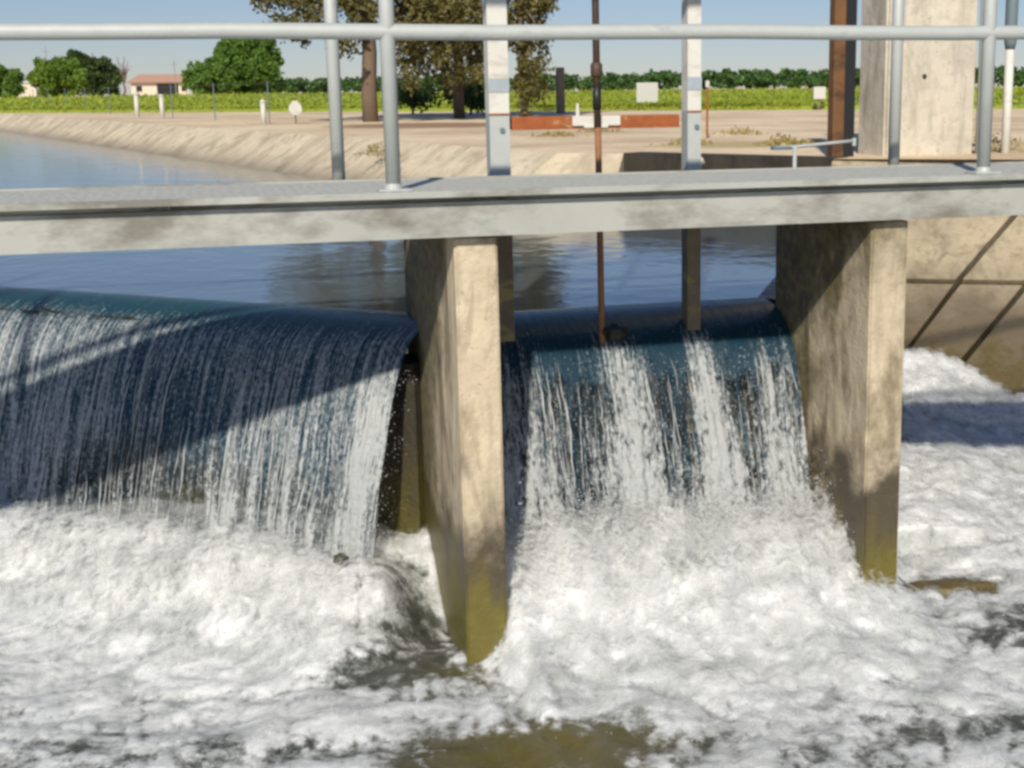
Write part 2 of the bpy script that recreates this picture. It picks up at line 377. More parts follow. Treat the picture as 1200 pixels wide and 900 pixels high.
bg = nt.nodes.new('ShaderNodeBackground'); bg.inputs[1].default_value = .115
wo = nt.nodes.new('ShaderNodeOutputWorld'); 
mx = nt.nodes.new('ShaderNodeMix'); mx.data_type = 'RGBA'; mx.blend_type = 'MULTIPLY'; mx.inputs[0].default_value = 1

# hazy low sky dimmed; unseen upper sky left brighter as added fill light
tc = nt.nodes.new('ShaderNodeTexCoord'); sx_ = nt.nodes.new('ShaderNodeSeparateXYZ'); nt.links.new(tc.outputs['Generated'], sx_.inputs[0])
rm = nt.nodes.new('ShaderNodeValToRGB'); rm.color_ramp.interpolation = 'EASE'; nt.links.new(sx_.outputs[2], rm.inputs[0])
rm.color_ramp.elements[0].position = .0; rm.color_ramp.elements[0].color = (.50, .475, .52, 1)
rm.color_ramp.elements[1].position = .5; rm.color_ramp.elements[1].color = (1.0, .95, .97, 1)
nt.links.new(rm.outputs[0], mx.inputs[7])
nt.links.new(sky.outputs[0], mx.inputs[6]); nt.links.new(mx.outputs[2], bg.inputs[0]); nt.links.new(bg.outputs[0], wo.inputs[0])
sd = bpy.data.lights.new('sun', 'SUN'); so = bpy.data.objects.new('sun', sd); COL.objects.link(so)
sd.energy = 4.5; sd.angle = R_(1.5); sd.color = (1, .93, .82)
to_sun = Vector((math.sin(SUN_AZ) * math.cos(SUN_EL), math.cos(SUN_AZ) * math.cos(SUN_EL), math.sin(SUN_EL)))
so.rotation_euler = to_sun.to_track_quat('Z', 'Y').to_euler(); so.location = to_sun * 50
S.view_settings.view_transform = 'Standard'; S.view_settings.look = 'None'; S.view_settings.exposure = .12; S.view_settings.gamma = 1
S.cycles.filter_width = 3.1
S.cycles.max_bounces = 8; S.cycles.transparent_max_bounces = 16

# ------------------------------------------------------------------ levels and plan
UP, TAIL = -.39, -1.50
CD = Vector((-.225, .974))                                  # canal axis, upstream
top_r = [(7.6, -40), (7.2, -2), (6.5, 8.55), (5.78, 9.02), (4.6, 9.75), (3.47, 11.38), (3.0, 11.75), (1.67, 17.5), (-5.25, 45.45), (-5.25 - .23 * 1200, 45.45 + 1200)]
top_l = [(-9.5, -40), (-9.5, 9), (-13.0, 17.5), (-20, 45.45), (-20 - .23 * 1200, 45.45 + 1200)]
def strip_ground():
    vs = []; fs = []
    for pts, far in ((top_r, 2500), (top_l, -2500)):
        k = len(vs)
        for x, y in pts: vs += [(x, y, 0), (far, y, 0)]
        for i in range(len(pts) - 1):
            q = (k + 2 * i, k + 2 * i + 1, k + 2 * i + 3, k + 2 * i + 2)
            fs.append(q if far > 0 else q[::-1])
    k = len(vs); Y = 45.45 + 1200
    vs += [(-2500, Y, 0), (2500, Y, 0), (2500, 3500, 0), (-2500, 3500, 0)]; fs.append((k, k + 1, k + 2, k + 3))
    return MB().add(vs, fs).build('ground', M['ground'])
tag(strip_ground(), 'dry sandy ground beside and beyond the canal', 'ground', kind='structure')

# ------------------------------------------------------------------ sloped concrete lining, upstream right bank
def slab_panels(name, tops, foots, mat, n, gap=.03, thick=.06, parent=None, t0=0., t1=1., off=0.):
    mb = MB(); P = []
    def at(pts, s):
        L = [math.dist(pts[i], pts[i + 1]) for i in range(len(pts) - 1)]; s *= sum(L)
        for i, l in enumerate(L):
            if s <= l or i == len(L) - 1: return Vector(pts[i]).lerp(Vector(pts[i + 1]), min(1, s / l))
            s -= l
    tot = sum(math.dist(tops[i], tops[i + 1]) for i in range(len(tops) - 1))
    for k in range(n):
        g = gap / tot / 2
        A = at(tops, k / n + g); B = at(tops, (k + 1) / n - g); C = at(foots, (k + 1) / n - g); D = at(foots, k / n + g)
        q = [A.lerp(D, t0), B.lerp(C, t0), B.lerp(C, t1), A.lerp(D, t1)]
        nn = (q[1] - q[0]).cross(q[3] - q[0]).normalized()
        if nn.z < 0: nn = -nn
        up = [v + nn * off for v in q]; dn = [v + nn * (off - thick) for v in q]
        mb.add(up + dn, [(0, 3, 2, 1), (4, 5, 6, 7), (0, 1, 5, 4), (1, 2, 6, 5), (2, 3, 7, 6), (3, 0, 4, 7)])
    return mb.build(name, mat, parent, orient=True)
li = empty('canal_lining', (1.67, 17.5, 0)); li_t = tag(li, 'pale sloping concrete lining along the far bank of the upper canal', 'canal lining')
def rel(o, root): o.location = -Vector(root.location); return o
tp = [(3.0, 11.75, 0), (1.67, 17.5, 0), (-5.25, 45.45, 0), (-21.4, 115, 0)]
ft = [(1.55, 11.4, -1.0), (.2, 17.15, -1.0), (-6.72, 45.1, -1.0), (-22.9, 114.6, -1.0)]
rel(slab_panels('slab_panels', tp, ft, M['bank'], 44, .05, .08, li), li)
rel(MB().add([Vector(q) + Vector((.03, .02, -.10)) for q in tp] + [Vector(q) + Vector((.03, .02, -.10)) for q in ft],
             [(i, 4 + i, 5 + i, i + 1) for i in range(3)]).build('joint_bed', M['joint'], li), li)
# sloping wing lining with moss edge next to the headwall
wg = MB().add([(3.0, 11.75, .0), (3.47, 11.38, .0), (2.9, 10.5, -1.0), (1.55, 11.4, -1.0), (3.0, 11.75, -1.3), (3.47, 11.38, -1.3), (2.9, 10.5, -1.3), (1.55, 11.4, -1.3)],
              [(0, 3, 2, 1), (1, 2, 6, 5), (2, 3, 7, 6), (3, 0, 4, 7)]).build('wing_slab', M['bank'], li, orient=True)
rel(wg, li)
# left bank lining (off frame)
lb = MB().add([(-9.5, -40, .0), (-9.5, 9, 0), (-13, 17.5, 0), (-20, 45.45, 0), (-40, 132, 0), (-8, -40, -2.2), (-8, 9, -2.2), (-11, 17.2, -1.5), (-18, 45.1, -1.5), (-38, 131.6, -1.5)],
              [(i, i + 1, i + 6, i + 5) for i in range(4)]).build('canal_lining', M['bank'])
tag(lb, 'concrete lining of the opposite canal bank, outside the left edge', 'canal lining')
# headwall
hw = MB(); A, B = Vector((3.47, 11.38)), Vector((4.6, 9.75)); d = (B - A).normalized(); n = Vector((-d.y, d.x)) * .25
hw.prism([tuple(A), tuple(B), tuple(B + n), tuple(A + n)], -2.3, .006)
tag(hw.build('headwall', M['headwall'], orient=True), 'low dark concrete headwall beyond the deck, in front of the sandy bank', 'headwall')

# right bank slope of tailwater
sl = empty('bank_lining', (5.78, 9.02, 0)); tag(sl, 'sloping concrete bank slabs at right with dark diagonal joints and a wet lower half', 'bank lining')
tp = [(4.3, 9.95, .0), (5.78, 9.02, 0), (6.5, 8.55, 0)]
ft = [(3.25, 7.93, -1.95), (4.78, 7.10, -1.95), (5.53, 6.70, -1.95)]
bo = Vector((4.3, 9.95, 0)); bd = Vector((.882, -.472, 0)); bu = Vector((.472, .882, .8563))
bn = bd.cross(bu).normalized(); bn = bn if bn.z > 0 else -bn
def bank_slabs(name, u0, u1, off):
    mb = MB(); cuts = [(-9, 2.005), (2.055, 2.465), (2.515, 9)]
    for l, rr in cuts:
        f = lambda c, u: max(min(c + .82 * u, 2.62), .36)
        q = [(f(l, u0), u0), (f(rr, u0), u0), (f(rr, u1), u1), (f(l, u1), u1)]
        q = [bo + bd * c + bu * u + bn * off for c, u in q]; d_ = [v - bn * .12 for v in q]
        mb.add(q + d_, [(0, 3, 2, 1), (4, 5, 6, 7), (0, 1, 5, 4), (1, 2, 6, 5), (2, 3, 7, 6), (3, 0, 4, 7)])
    return mb.build(name, M['lining'], sl, orient=True)
rel(bank_slabs('upper_slabs', 0, -.905, 0), sl)
rel(bank_slabs('lower_slabs', -.92, -2.2, -.03), sl)
jb = MB().add([Vector(q) + Vector((.05, .1, -.12)) for q in tp] + [Vector(q) + Vector((.05, .1, -.12)) for q in ft], [(i, 3 + i, 4 + i, i + 1) for i in range(2)])
rel(jb.build('joint_bed', M['joint'], sl), sl)
tp = [(6.5, 8.55, 0), (7.2, -2, 0), (7.6, -40, 0)]; ft = [(5.53, 6.7, -1.95), (5.7, -2, -1.95), (6.1, -40, -1.95)]
rel(slab_panels('side_slabs', tp, ft, M['lining'], 20, .04, .1, sl), sl)
rel(MB().add([Vector(q) + Vector((.05, 0, -.1)) for q in tp] + [Vector(q) + Vector((.05, 0, -.1)) for q in ft], [(i, 3 + i, 4 + i, i + 1) for i in range(2)]).build('side_bed', M['joint'], sl), sl)

# ------------------------------------------------------------------ weir walls and piers
def seg_wall(A, B, n, label):
    A, B, n = Vector(A), Vector(B), Vector(n)
    q = [A, B, B - n * .2, A - n * .2]
    o = MB().prism([tuple(v) for v in q], -2.3, -.555).build('weir_wall', M['wall'], orient=True)
    tag(o, label, 'weir wall'); return o
LA, LN = Vector((.811, 5.60)), Vector((-.652, -.758)).normalized(); LD = Vector((-.758, .652)).normalized()
LEN_L = 9.0
RA, RN = Vector((2.60, 5.66)), Vector((.873, -.487)).normalized(); RD = Vector((.487, .873)).normalized(); LEN_R = 4.35
BY = 5.54
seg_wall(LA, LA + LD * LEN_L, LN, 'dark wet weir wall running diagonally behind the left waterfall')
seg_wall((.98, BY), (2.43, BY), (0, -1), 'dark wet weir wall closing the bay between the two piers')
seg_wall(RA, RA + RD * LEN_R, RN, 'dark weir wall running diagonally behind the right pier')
def pier(x0, x1, y1, label):
    bm = bmesh.new(); bmesh.ops.create_cube(bm, size=1)
    for v in bm.verts:
        v.co = Vector((x0 + (x1 - x0) * (v.co.x + .5), 4.75 + (y1 - 4.75) * (v.co.y + .5), -2.3 + (2.335) * (v.co.z + .5)))
    bmesh.ops.bevel(bm, geom=[e for e in bm.edges if abs((e.verts[0].co - e.verts[1].co).z) > 1], offset=.007, segments=2, affect='EDGES')
    me = bpy.data.meshes.new('pier'); bm.to_mesh(me); bm.free()
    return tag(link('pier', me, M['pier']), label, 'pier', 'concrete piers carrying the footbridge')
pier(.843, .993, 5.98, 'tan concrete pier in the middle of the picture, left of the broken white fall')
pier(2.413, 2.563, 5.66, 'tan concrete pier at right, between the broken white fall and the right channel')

# ------------------------------------------------------------------ footbridge
fb = empty('footbridge', (0, 4.7, .045)); tag(fb, 'grey galvanised steel footbridge with pipe railing crossing in front', 'footbridge')
X0, X1 = -9.8, 7.5
def fpart(mb, name, mat, parent=None, smooth=False, orient=False):
    pr = parent or fb; o = mb.build(name, mat, pr, smooth, orient=orient)
    if pr is fb: o.location = -Vector(fb.location)
    return o
ch = MB(); cl = X1 - X0; cxm = (X0 + X1) / 2
ch.box((cxm, 4.7035, .105), (cl, .007, .118)); ch.box((cxm, 4.7315, .160), (cl, .049, .008)); ch.box((cxm, 4.7315, .050), (cl, .049, .008))
fpart(ch, 'front_beam', M['beam'])
ch = MB(); ch.box((cxm, 5.3765, .105), (cl, .007, .118)); ch.box((cxm, 5.3485, .160), (cl, .049, .008)); ch.box((cxm, 5.3485, .050), (cl, .049, .008))
fpart(ch, 'rear_beam', M['beam'])
for k in range(15):
    ch = MB(); ch.box((X0 + .5 + k * 1.15, 5.04, .118), (.04, .56, .07)); fpart(ch, 'cross_member', M['galv'])
dk = MB(); dk.box((cxm, 5.03, .193), (cl, .738, .012))
nx = int(cl / .034)
for i in range(nx):
    for j in range(21):
        if (i + j) % 2: continue
        x = X0 + .02 + i * .034 + random.uniform(-.01, .01); y = 4.69 + j * .034 + random.uniform(-.007, .007)
        dk.add([(x - .012, y - .008, .199), (x + .012, y - .008, .199), (x + .012, y + .008, .199), (x - .012, y + .008, .199), (x, y, .2008)], [(0, 1, 4), (1, 2, 4), (2, 3, 4), (3, 0, 4)])
fpart(dk, 'deck_plate', M['deck'])
lp = MB(); lp.box((cxm, 4.657, .194), (cl, .008, .022)); lp.box((cxm, 5.403, .194), (cl, .008, .022)); fpart(lp, 'deck_edging', M['beam'])
PY, RZ = 4.80, .722
for k in range(-4, 4):
    x = .652 + k * 2.247
    if not X0 < x < X1: continue
    q = MB(); q.tube([(x, PY, .199), (x, PY, 1.40)], .0255, 16)
    o = fpart(q, 'front_post', M['galv'], smooth=True)
    q = MB(); q.box((x, PY, .2035), (.11, .09, .008), bev=.003); fpart(q, 'base_plate', M['galv'], o)
    q = MB(); q.tube([(x, PY, .199), (x, PY, .225)], [.034, .027], 16); fpart(q, 'weld_collar', M['galv'], o)
for k in range(-4, 4):
    x = .535 + k * 2.325
    if not X0 < x < X1: continue
    q = MB(); q.tube([(x, 5.45, .07), (x, 5.45, 1.42)], .0245, 16); o = fpart(q, 'rear_post', M['galv'], smooth=True)
    q = MB(); q.box((x, 5.416, .15), (.07, .014, .08), bev=.004); fpart(q, 'bracket', M['galv'], o)
for y, z, nm in ((PY, RZ, 'middle_rail'), (PY, 1.40, 'top_rail')):
    q = MB(); q.tube([(X0 + i * (X1 - X0) / 40, y, z + .003 * math.sin(i * 1.7)) for i in range(41)], .0262, 18); fpart(q, nm, M['galv'], smooth=True)
tag(MB().box((7.5, 5.03, -.10), (.7, 1.1, .27), bev=.02).build('abutment', M['column']), 'concrete abutment block under the right end of the footbridge', 'abutment')
tag(MB().box((-9.85, 5.03, -.10), (.7, 1.1, .27), bev=.02).build('abutment', M['column']), 'concrete abutment block under the left end of the footbridge', 'abutment')

# ------------------------------------------------------------------ slide gate
sg = empty('slide_gate', (1.54, 5.47, -.6)); tag(sg, 'slide gate frame with white painted guide posts, rusty crossbar and screw stem', 'slide gate')
def gpart(mb, name, mat, parent=None, smooth=False):
    pr = parent or sg; o = mb.build(name, mat, pr, smooth)
    if pr is sg: o.location = -Vector(sg.location)
    return o
for x, w in ((1.152, .080), (1.963, .058)):
    q = MB(); q.box((x, 5.437, 1.045), (w, .008, 1.21)); q.box((x - w / 2 + .004, 5.4745, 1.045), (.008, .067, 1.21))
    o = gpart(q, 'guide_post', M['white'])
    q = MB(); q.box((x, 5.437, -.425), (w, .008, .965)); q.box((x - w / 2 + .004, 5.474, -.425), (.008, .066, .965)); gpart(q, 'lower_guide', M['guide'], o)
    q = MB(); q.box((x, 5.437, .25), (w, .008, .38)); q.box((x - w / 2 + .004, 5.4745, .25), (.008, .067, .38)); gpart(q, 'bare_section', M['galv'], o)
    q = MB(); q.box((x, 5.4315, .548), (w + .004, .003, .052)); gpart(q, 'guide_band', M['band'], o)  # blue-grey band across the front of the guide post
    q = MB(); q.box((x, 5.43, .437), (w + .004, .004, .006)); gpart(q, 'rust_line', M['rust'], o)
    q = MB(); q.tube([(x + .01, 5.425, .375), (x + .01, 5.438, .375)], .011, 6); gpart(q, 'bolt', M['section'], o)
q = MB(); q.box((1.555, 5.474, .40), (.70, .05, .050), bev=.004); q.box((1.555, 5.445, .377), (.70, .012, .006)); bar = gpart(q, 'crossbar', M['rust'])
q = MB(); q.box((1.55, 5.444, .405), (.20, .018, .040), bev=.004); q.box((1.545, 5.44, .383), (.10, .03, .012), bev=.003); gpart(q, 'stem_bracket', M['white'], bar)
q = MB(); q.tube([(1.475, 5.452, .425), (1.475, 5.452, .475)], [.009, .005], 8); gpart(q, 'pin', M['white'], bar)
q = MB(); q.tube([(1.555, 5.415, -.62), (1.548, 5.415, .38)], .0135, 12); stm = gpart(q, 'stem', M['stem'], smooth=True)
q = MB(); q.tube([(1.546, 5.415, .38), (1.54, 5.415, 1.6)], .0145, 12); gpart(q, 'upper_stem', M['stemdark'], stm, True)
q = MB(); q.tube([(1.545, 5.415, .45), (1.545, 5.415, .545)], .0175, 12); gpart(q, 'greased_thread', M['black'], stm, True)
q = MB(); q.tube([(1.5445, 5.415, .575), (1.5445, 5.415, .585), (1.5445, 5.415, .625), (1.5445, 5.415, .635)], [.015, .024, .024, .015], 12); gpart(q, 'coupling_nut', M['stemdark'], stm, True)
q = MB(); q.box((1.555, 5.437, -1.2), (.75, .03, 1.2)); gpart(q, 'gate_leaf', M['gateleaf'])
q = MB(); q.tube([(1.99, 5.46, .19), (1.99, 5.46, .225), (2.01, 5.46, .235)], .016, 10); q.box((1.985, 5.455, .24), (.04, .03, .02), bev=.004)
cd = gpart(q, 'conduit_fitting', M['white']); sg.location.x += .022; sg.location.y += .08

# ------------------------------------------------------------------ column, timber post and fittings on the right bank
cl = empty('concrete_column', (5.5, 10.2, -.05)); tag(cl, 'large square tan concrete column rising behind the footbridge at right', 'column')
bm = bmesh.new(); bmesh.ops.create_cube(bm, size=1)
for v in bm.verts: v.co = Vector((5.135 + .775 * (v.co.x + .5), 9.95 + .46 * (v.co.y + .5), -.25 + 3.6 * (v.co.z + .5)))
bmesh.ops.bevel(bm, geom=[e for e in bm.edges if abs((e.verts[0].co - e.verts[1].co).z) > 1], offset=.02, segments=2, affect='EDGES')
me = bpy.data.meshes.new('shaft'); bm.to_mesh(me); bm.free(); o = link('shaft', me, M['column'], cl); o.location = -Vector(cl.location)
q = MB(); q.tube([(5.945, 9.93, -.1), (5.945, 9.93, 3.2)], .026, 10); o2 = q.build('edge_shade_pipe', M['galv'], cl, True); o2.location = -Vector(cl.location)  # added pipe standing in for the column's shaded right edge
q = MB(); q.box((5.955, 9.895, .31), (.05, .05, .12), bev=.01); q.tube([(5.955, 9.865, .33), (5.955, 9.875, .33)], .022, 12)
o2 = q.build('switch_box', M['section'], cl); o2.location = -Vector(cl.location)
q = MB()
for z in (.95, .60): q.tube([(5.46, 9.94, z), (5.46, 9.953, z)], .018, 10)
o2 = q.build('tie_holes', M['joint'], cl); o2.location = -Vector(cl.location)
tpst = empty('timber_post', (4.8, 9.97, -.05)); tag(tpst, 'brown weathered timber post with a black strip, beside the concrete column', 'post')
q = MB(); q.box((4.742, 9.99, 1.3), (.095, .1, 2.9), bev=.008); o2 = q.build('timber', M['timber'], tpst); o2.location = -Vector(tpst.location)
q = MB(); q.box((4.848, 10.01, 1.3), (.112, .02, 2.9)); q.box((4.797, 9.98, 1.3), (.01, .05, 2.9)); o2 = q.build('black_strip', M['black'], tpst); o2.location = -Vector(tpst.location)  # black strip along the right side of the timber
wp = empty('white_pipe_post', (6.20, 9.95, 0)); tag(wp, 'slim white pipe post with a dark upper sleeve, right of the concrete column', 'post')
q = MB(); q.tube([(0, 0, -.2), (0, 0, .86)], .035, 14); q.build('pipe', M['white'], wp, True)
q = MB(); q.tube([(0, 0, .80), (0, 0, .86), (0, 0, 2.2)], [.036, .048, .048], 14); q.build('dark_tube', M['section'], wp, True)  # wider dark tube around the upper part of the pipe
hd = empty('pipe_handle', (3.75, 8.5, -1.4)); tag(hd, 'thin grey pipe arm on an upright with flat box, left of timber post', 'pipe arm')
q = MB(); q.tube([(3.62, 8.5, .150), (3.75, 8.5, .152), (4.0, 8.5, .170), (4.17, 8.5, .182)], .011, 10); o2 = q.build('arm', M['galv'], hd, True); o2.location = -Vector(hd.location)
q = MB(); q.tube([(3.75, 8.5, .15), (3.75, 8.5, -1.4)], .013, 10); o2 = q.build('upright', M['galv'], hd, True); o2.location = -Vector(hd.location)
q = MB(); q.box((3.655, 8.5, .146), (.13, .06, .022), bev=.005); o2 = q.build('flat_box', M['section'], hd); o2.location = -Vector(hd.location)
q = MB(); q.tube([(4.17, 8.5, .15), (4.17, 8.5, .20)], .014, 10); o2 = q.build('end_stop', M['galv'], hd); o2.location = -Vector(hd.location)

# ------------------------------------------------------------------ upper canal water
def up_water():
    off = .25
    pl = [LA + LD * LEN_L - LN * off, LA - LN * off + LD * .1]
    pts = [tuple(pl[0]), tuple(LA - LN * off + LD * .0), (1.0, BY + off), (2.41, BY + off), tuple(RA - RN * off), tuple(RA + RD * LEN_R - RN * off)]
    pts += [(4.5, 10.2), (3.2, 11.5), (2.3, 12), (.9, 17.4), (-5.9, 45.3), (-5.9 - .23 * 1200, 45.3 + 1200), (-19.4 - .23 * 1200, 45.3 + 1200), (-19.4, 45.3), (-12.4, 17.4), (-9.0, 12.5)]
    bm = bmesh.new(); vs = [bm.verts.new((x, y, UP)) for x, y in pts]
    fc = bm.faces.new(vs); bmesh.ops.triangulate(bm, faces=[fc])
    bmesh.ops.recalc_face_normals(bm, faces=bm.faces[:])
    if bm.faces[:][0].normal.z < 0: bmesh.ops.reverse_faces(bm, faces=bm.faces[:])
    me = bpy.data.meshes.new('canal_water'); bm.to_mesh(me); bm.free()
    return tag(link('canal_water', me, M['canal']), 'smooth blue water of the upper canal behind the weir', 'water', kind='structure')
up_water()

# ------------------------------------------------------------------ waterfalls
VX, VZ0, G = .95, .50, 9.81
def nappe(s_arr):
    """offset along the outward normal and height for profile coordinate s (metres along the flow)"""
    n = np.empty_like(s_arr); z = np.empty_like(s_arr)
    up = s_arr < 0
    q = (s_arr[up] + .25) / .25; n[up] = s_arr[up]; z[up] = UP + .002 - .062 * q ** 2.2
    t = s_arr[~up] / 2.6
    for _ in range(2): pass
    tt = s_arr[~up] / 1.0
    # convert fall length to time on the ballistic curve
    T = np.linspace(0, .62, 400); L = np.concatenate([[0], np.cumsum(np.hypot(VX, VZ0 + G * T[:-1]) * np.diff(T))])
    t = np.interp(tt, L, T); n[~up] = VX * t; z[~up] = UP - .060 - VZ0 * t - .5 * G * t * t
    return n, z
def falls(name, A, D, N, length, du, whitef, label, smax=1.35, fine_to=None, narrow=(0, 0)):
    us = np.arange(0, (fine_to or length), du)
    if fine_to: us = np.concatenate([us, np.arange(fine_to, length, du * 8)])
    us = np.append(us, length)
    ss = np.concatenate([np.linspace(-.25, -.02, 14), np.arange(0, smax, .011)])
    n, z = nappe(ss); U, Sg = np.meshgrid(us, ss, indexing='ij'); n = np.broadcast_to(n, U.shape).copy(); z = np.broadcast_to(z, U.shape).copy()
    w, gp, dis = whitef(U, Sg)
    fall = sst(0.0, .9, Sg)
    tz = np.gradient(z, axis=1); tn = np.gradient(n, axis=1); l = np.hypot(tz, tn) + 1e-9
    n = n + dis * (-tz / l); z = z + dis * (tn / l)
    uu = U + narrow[0] * fall * np.exp(-U / .15) - narrow[1] * fall * np.exp(-(length - U) / .15)
    uu = uu + .02 * fall * perlin(U * 6, Sg * 3, 91)
    X = A[0] + D[0] * uu + N[0] * n; Y = A[1] + D[1] * uu + N[1] * n
    V = np.stack([X, Y, z], -1).reshape(-1, 3)
    o = np_mesh(name, V, grid_faces(len(us), len(ss)), M['fall'], None, True, {'white': w.ravel(), 'gap': gp.ravel()}, np.stack([U, Sg], -1).reshape(-1, 2))
    return tag(o, label, 'waterfall', kind='structure')
def band(U, c, w): return np.exp(-((U - c) / w) ** 2)
def white_left(U, Sg):
    fl = sst(.05, 1.0, Sg)
    st = fbm(U * 30, Sg * 1.6, 3, 4); st2 = fbm(U * 9 + .6 * perlin(U * 3, Sg * 2, 8), Sg * 1.0, 5, 3); lo = perlin(U * 1.7 + 3.1, Sg * .3, 12)
    w = .22 + .30 * fl + .5 * st * (.4 + fl) + .7 * st2 * (.3 + .8 * fl) + .3 * lo * fl
    w += .45 * sst(1.2, 2.0, U) * sst(-.03, .2, Sg) * (.5 + .9 * st2)                     # greyer streaks towards the left
    w -= .40 * band(U, 1.05, .42) * sst(.1, .35, Sg)
    rag = .35 * fbm(U * 22, Sg * 12, 31, 3)
    w += (1.0 + 3 * rag) * band(U - .05 * Sg, .06, .065) * sst(.02, .4, Sg)                # thick rope at the pier end
    for c, wd, s0 in ((.72, .035, .62), (.62, .02, .5), (.52, .025, .75), (.44, .018, .45), (.80, .03, .75), (.30, .015, .8)):
        w += (1.0 + 2.4 * rag) * band(U + .02 * perlin(U * 0, Sg * 6, int(c * 100)), c, wd) * sst(s0 - .25, s0 + .2, Sg)
    w -= 1.0 * (1 - sst(-.14, .06, Sg))
    gap = .95 * sst(.25, .8, Sg) + .5 * st2 - .1 - .3 * sst(1.4, 2.2, U)
    dis = (.010 * st + .014 * st2) * (.12 + .9 * fl) * sst(-.25, .15, Sg) + .02 * np.clip(w, 0, 1) * fl
    dis += .006 * fbm(U * 40, Sg * 22, 71, 3) * fl
    return w, gap, dis
def white_bay(U, Sg):
    fl = sst(.03, .85, Sg)
    wx = U + .03 * fbm(U * 8, Sg * 5, 22, 3)
    net = 1 - 2.2 * np.abs(fbm(wx * 15, Sg * 6.5, 41, 3)); net2 = 1 - 2.2 * np.abs(fbm(wx * 34, Sg * 15, 43, 3))
    st = fbm(U * 28, Sg * 2., 44, 3)
    w = -.50 + .42 * fl + .5 * st * (.3 + fl) + .75 * net * fl + .5 * net2 * fl
    for c, wd, k, s0 in ((.20, .12, .55, .08), (.10, .05, .4, .15), (.62, .06, 1.0, -.02), (.70, .05, .7, .05), (.985, .055, 1.1, -.03), (1.03, .07, .8, .2), (1.30, .09, .7, .1)):
        w += k * (.75 + .6 * net2) * band(U - (c - .7) * -.05 * Sg, c, wd) * sst(s0 - .06, s0 + .2, Sg)
    for c, wd in ((.42, .06), (.83, .07), (1.17, .05), (.0, .05)):
        w -= .45 * band(U, c, wd) * (1 - sst(.7, 1.0, Sg))
    w += 1.0 * sst(.68, .95, Sg)
    w -= .9 * (1 - sst(-.16, .02, Sg))
    gap = 1.0 * sst(.06, .32, Sg) - .5 * net
    dis = .02 * st * (.15 + fl) * sst(-.2, .1, Sg) + .045 * np.clip(w, 0, 1) * fl + .012 * net2 * fl
    dis += .008 * fbm(U * 40, Sg * 26, 72, 3) * fl
    return w, gap, dis
def white_right(U, Sg):
    st = fbm(U * 20, Sg * 1.6, 63, 4); fl = sst(.05, .8, Sg)
    return -.1 + .9 * fl + st, .4 * fl + 0 * U, .02 * st * fl
falls('waterfall', LA, LD, LN, LEN_L, .0065, white_left, 'dark blue sheet of water falling over the diagonal weir at left', fine_to=3.2)
falls('waterfall', Vector((.998, BY)), Vector((1, 0)), Vector((0, -1)), 1.412, .006, white_bay, 'broken white waterfall between the two concrete piers', narrow=(.0, .02))
falls('waterfall', RA, RD, RN, LEN_R, .03, white_right, 'white waterfall spilling behind the right pier')

# strands and drops: falling jets as geometry
def jets(A, D, N, us, r0, s0f, seed):
    g = np.random.default_rng(seed); V = []; Fc = []; k0 = 0; ns = 5
    for u in us:
        s0 = s0f(g); s1 = min(1.3, s0 + g.uniform(.15, .6)); m = max(4, int((s1 - s0) / .03))
        ss = np.linspace(s0, s1, m); n, z = nappe(ss); off = g.uniform(.0, .045) * (ss - s0 + .1) ; n = n + off
        uu = u + .008 * np.cumsum(g.normal(size=m)) * .4 + g.normal() * .02 * (ss - s0)
        rr = r0 * g.uniform(.5, 1.4) * (.6 + .7 * g.random(m)) * np.sin(np.linspace(.12, math.pi - .12, m)) ** .6
        for i in range(m):
            c = np.array([A[0] + D[0] * uu[i] + N[0] * n[i], A[1] + D[1] * uu[i] + N[1] * n[i], z[i]])
            for q in range(ns):
                w = 2 * math.pi * q / ns
                V.append(c + np.array([D[0], D[1], 0]) * math.cos(w) * rr[i] + np.array([N[0], N[1], .2]) * math.sin(w) * rr[i])
        for i in range(m - 1):
            for q in range(ns): Fc.append((k0 + i * ns + q, k0 + i * ns + (q + 1) % ns, k0 + (i + 1) * ns + (q + 1) % ns, k0 + (i + 1) * ns + q))
        k0 += m * ns
    return V, Fc
g = np.random.default_rng(5)
uL = np.concatenate([g.uniform(.0, 3.0, 150), g.uniform(1.3, 3.2, 60), g.normal(.06, .045, 60), g.normal(.72, .03, 18), g.normal(.54, .06, 22)])
uL = uL[uL > -.01]
V1, F1 = jets(LA, LD, LN, uL, .0022, lambda g: g.uniform(.12, 1.0), 3)
uB = np.concatenate([g.uniform(.03, 1.39, 90), g.normal(.2, .09, 40), g.normal(.65, .05, 40), g.normal(1.0, .05, 40), g.normal(1.3, .06, 30)]); uB = uB[(uB > .02) & (uB < 1.40)]
V2, F2 = jets(Vector((.998, BY)), Vector((1, 0)), Vector((0, -1)), uB, .0026, lambda g: g.uniform(.15, .8), 4)
tag(np_mesh('water_jets', V1, F1, M['spray']), 'thin white threads of water falling in the left waterfall', 'falling water', kind='stuff')
tag(np_mesh('water_jets', V2, F2, M['spray']), 'thin white threads of water falling between the piers', 'falling water', kind='stuff')

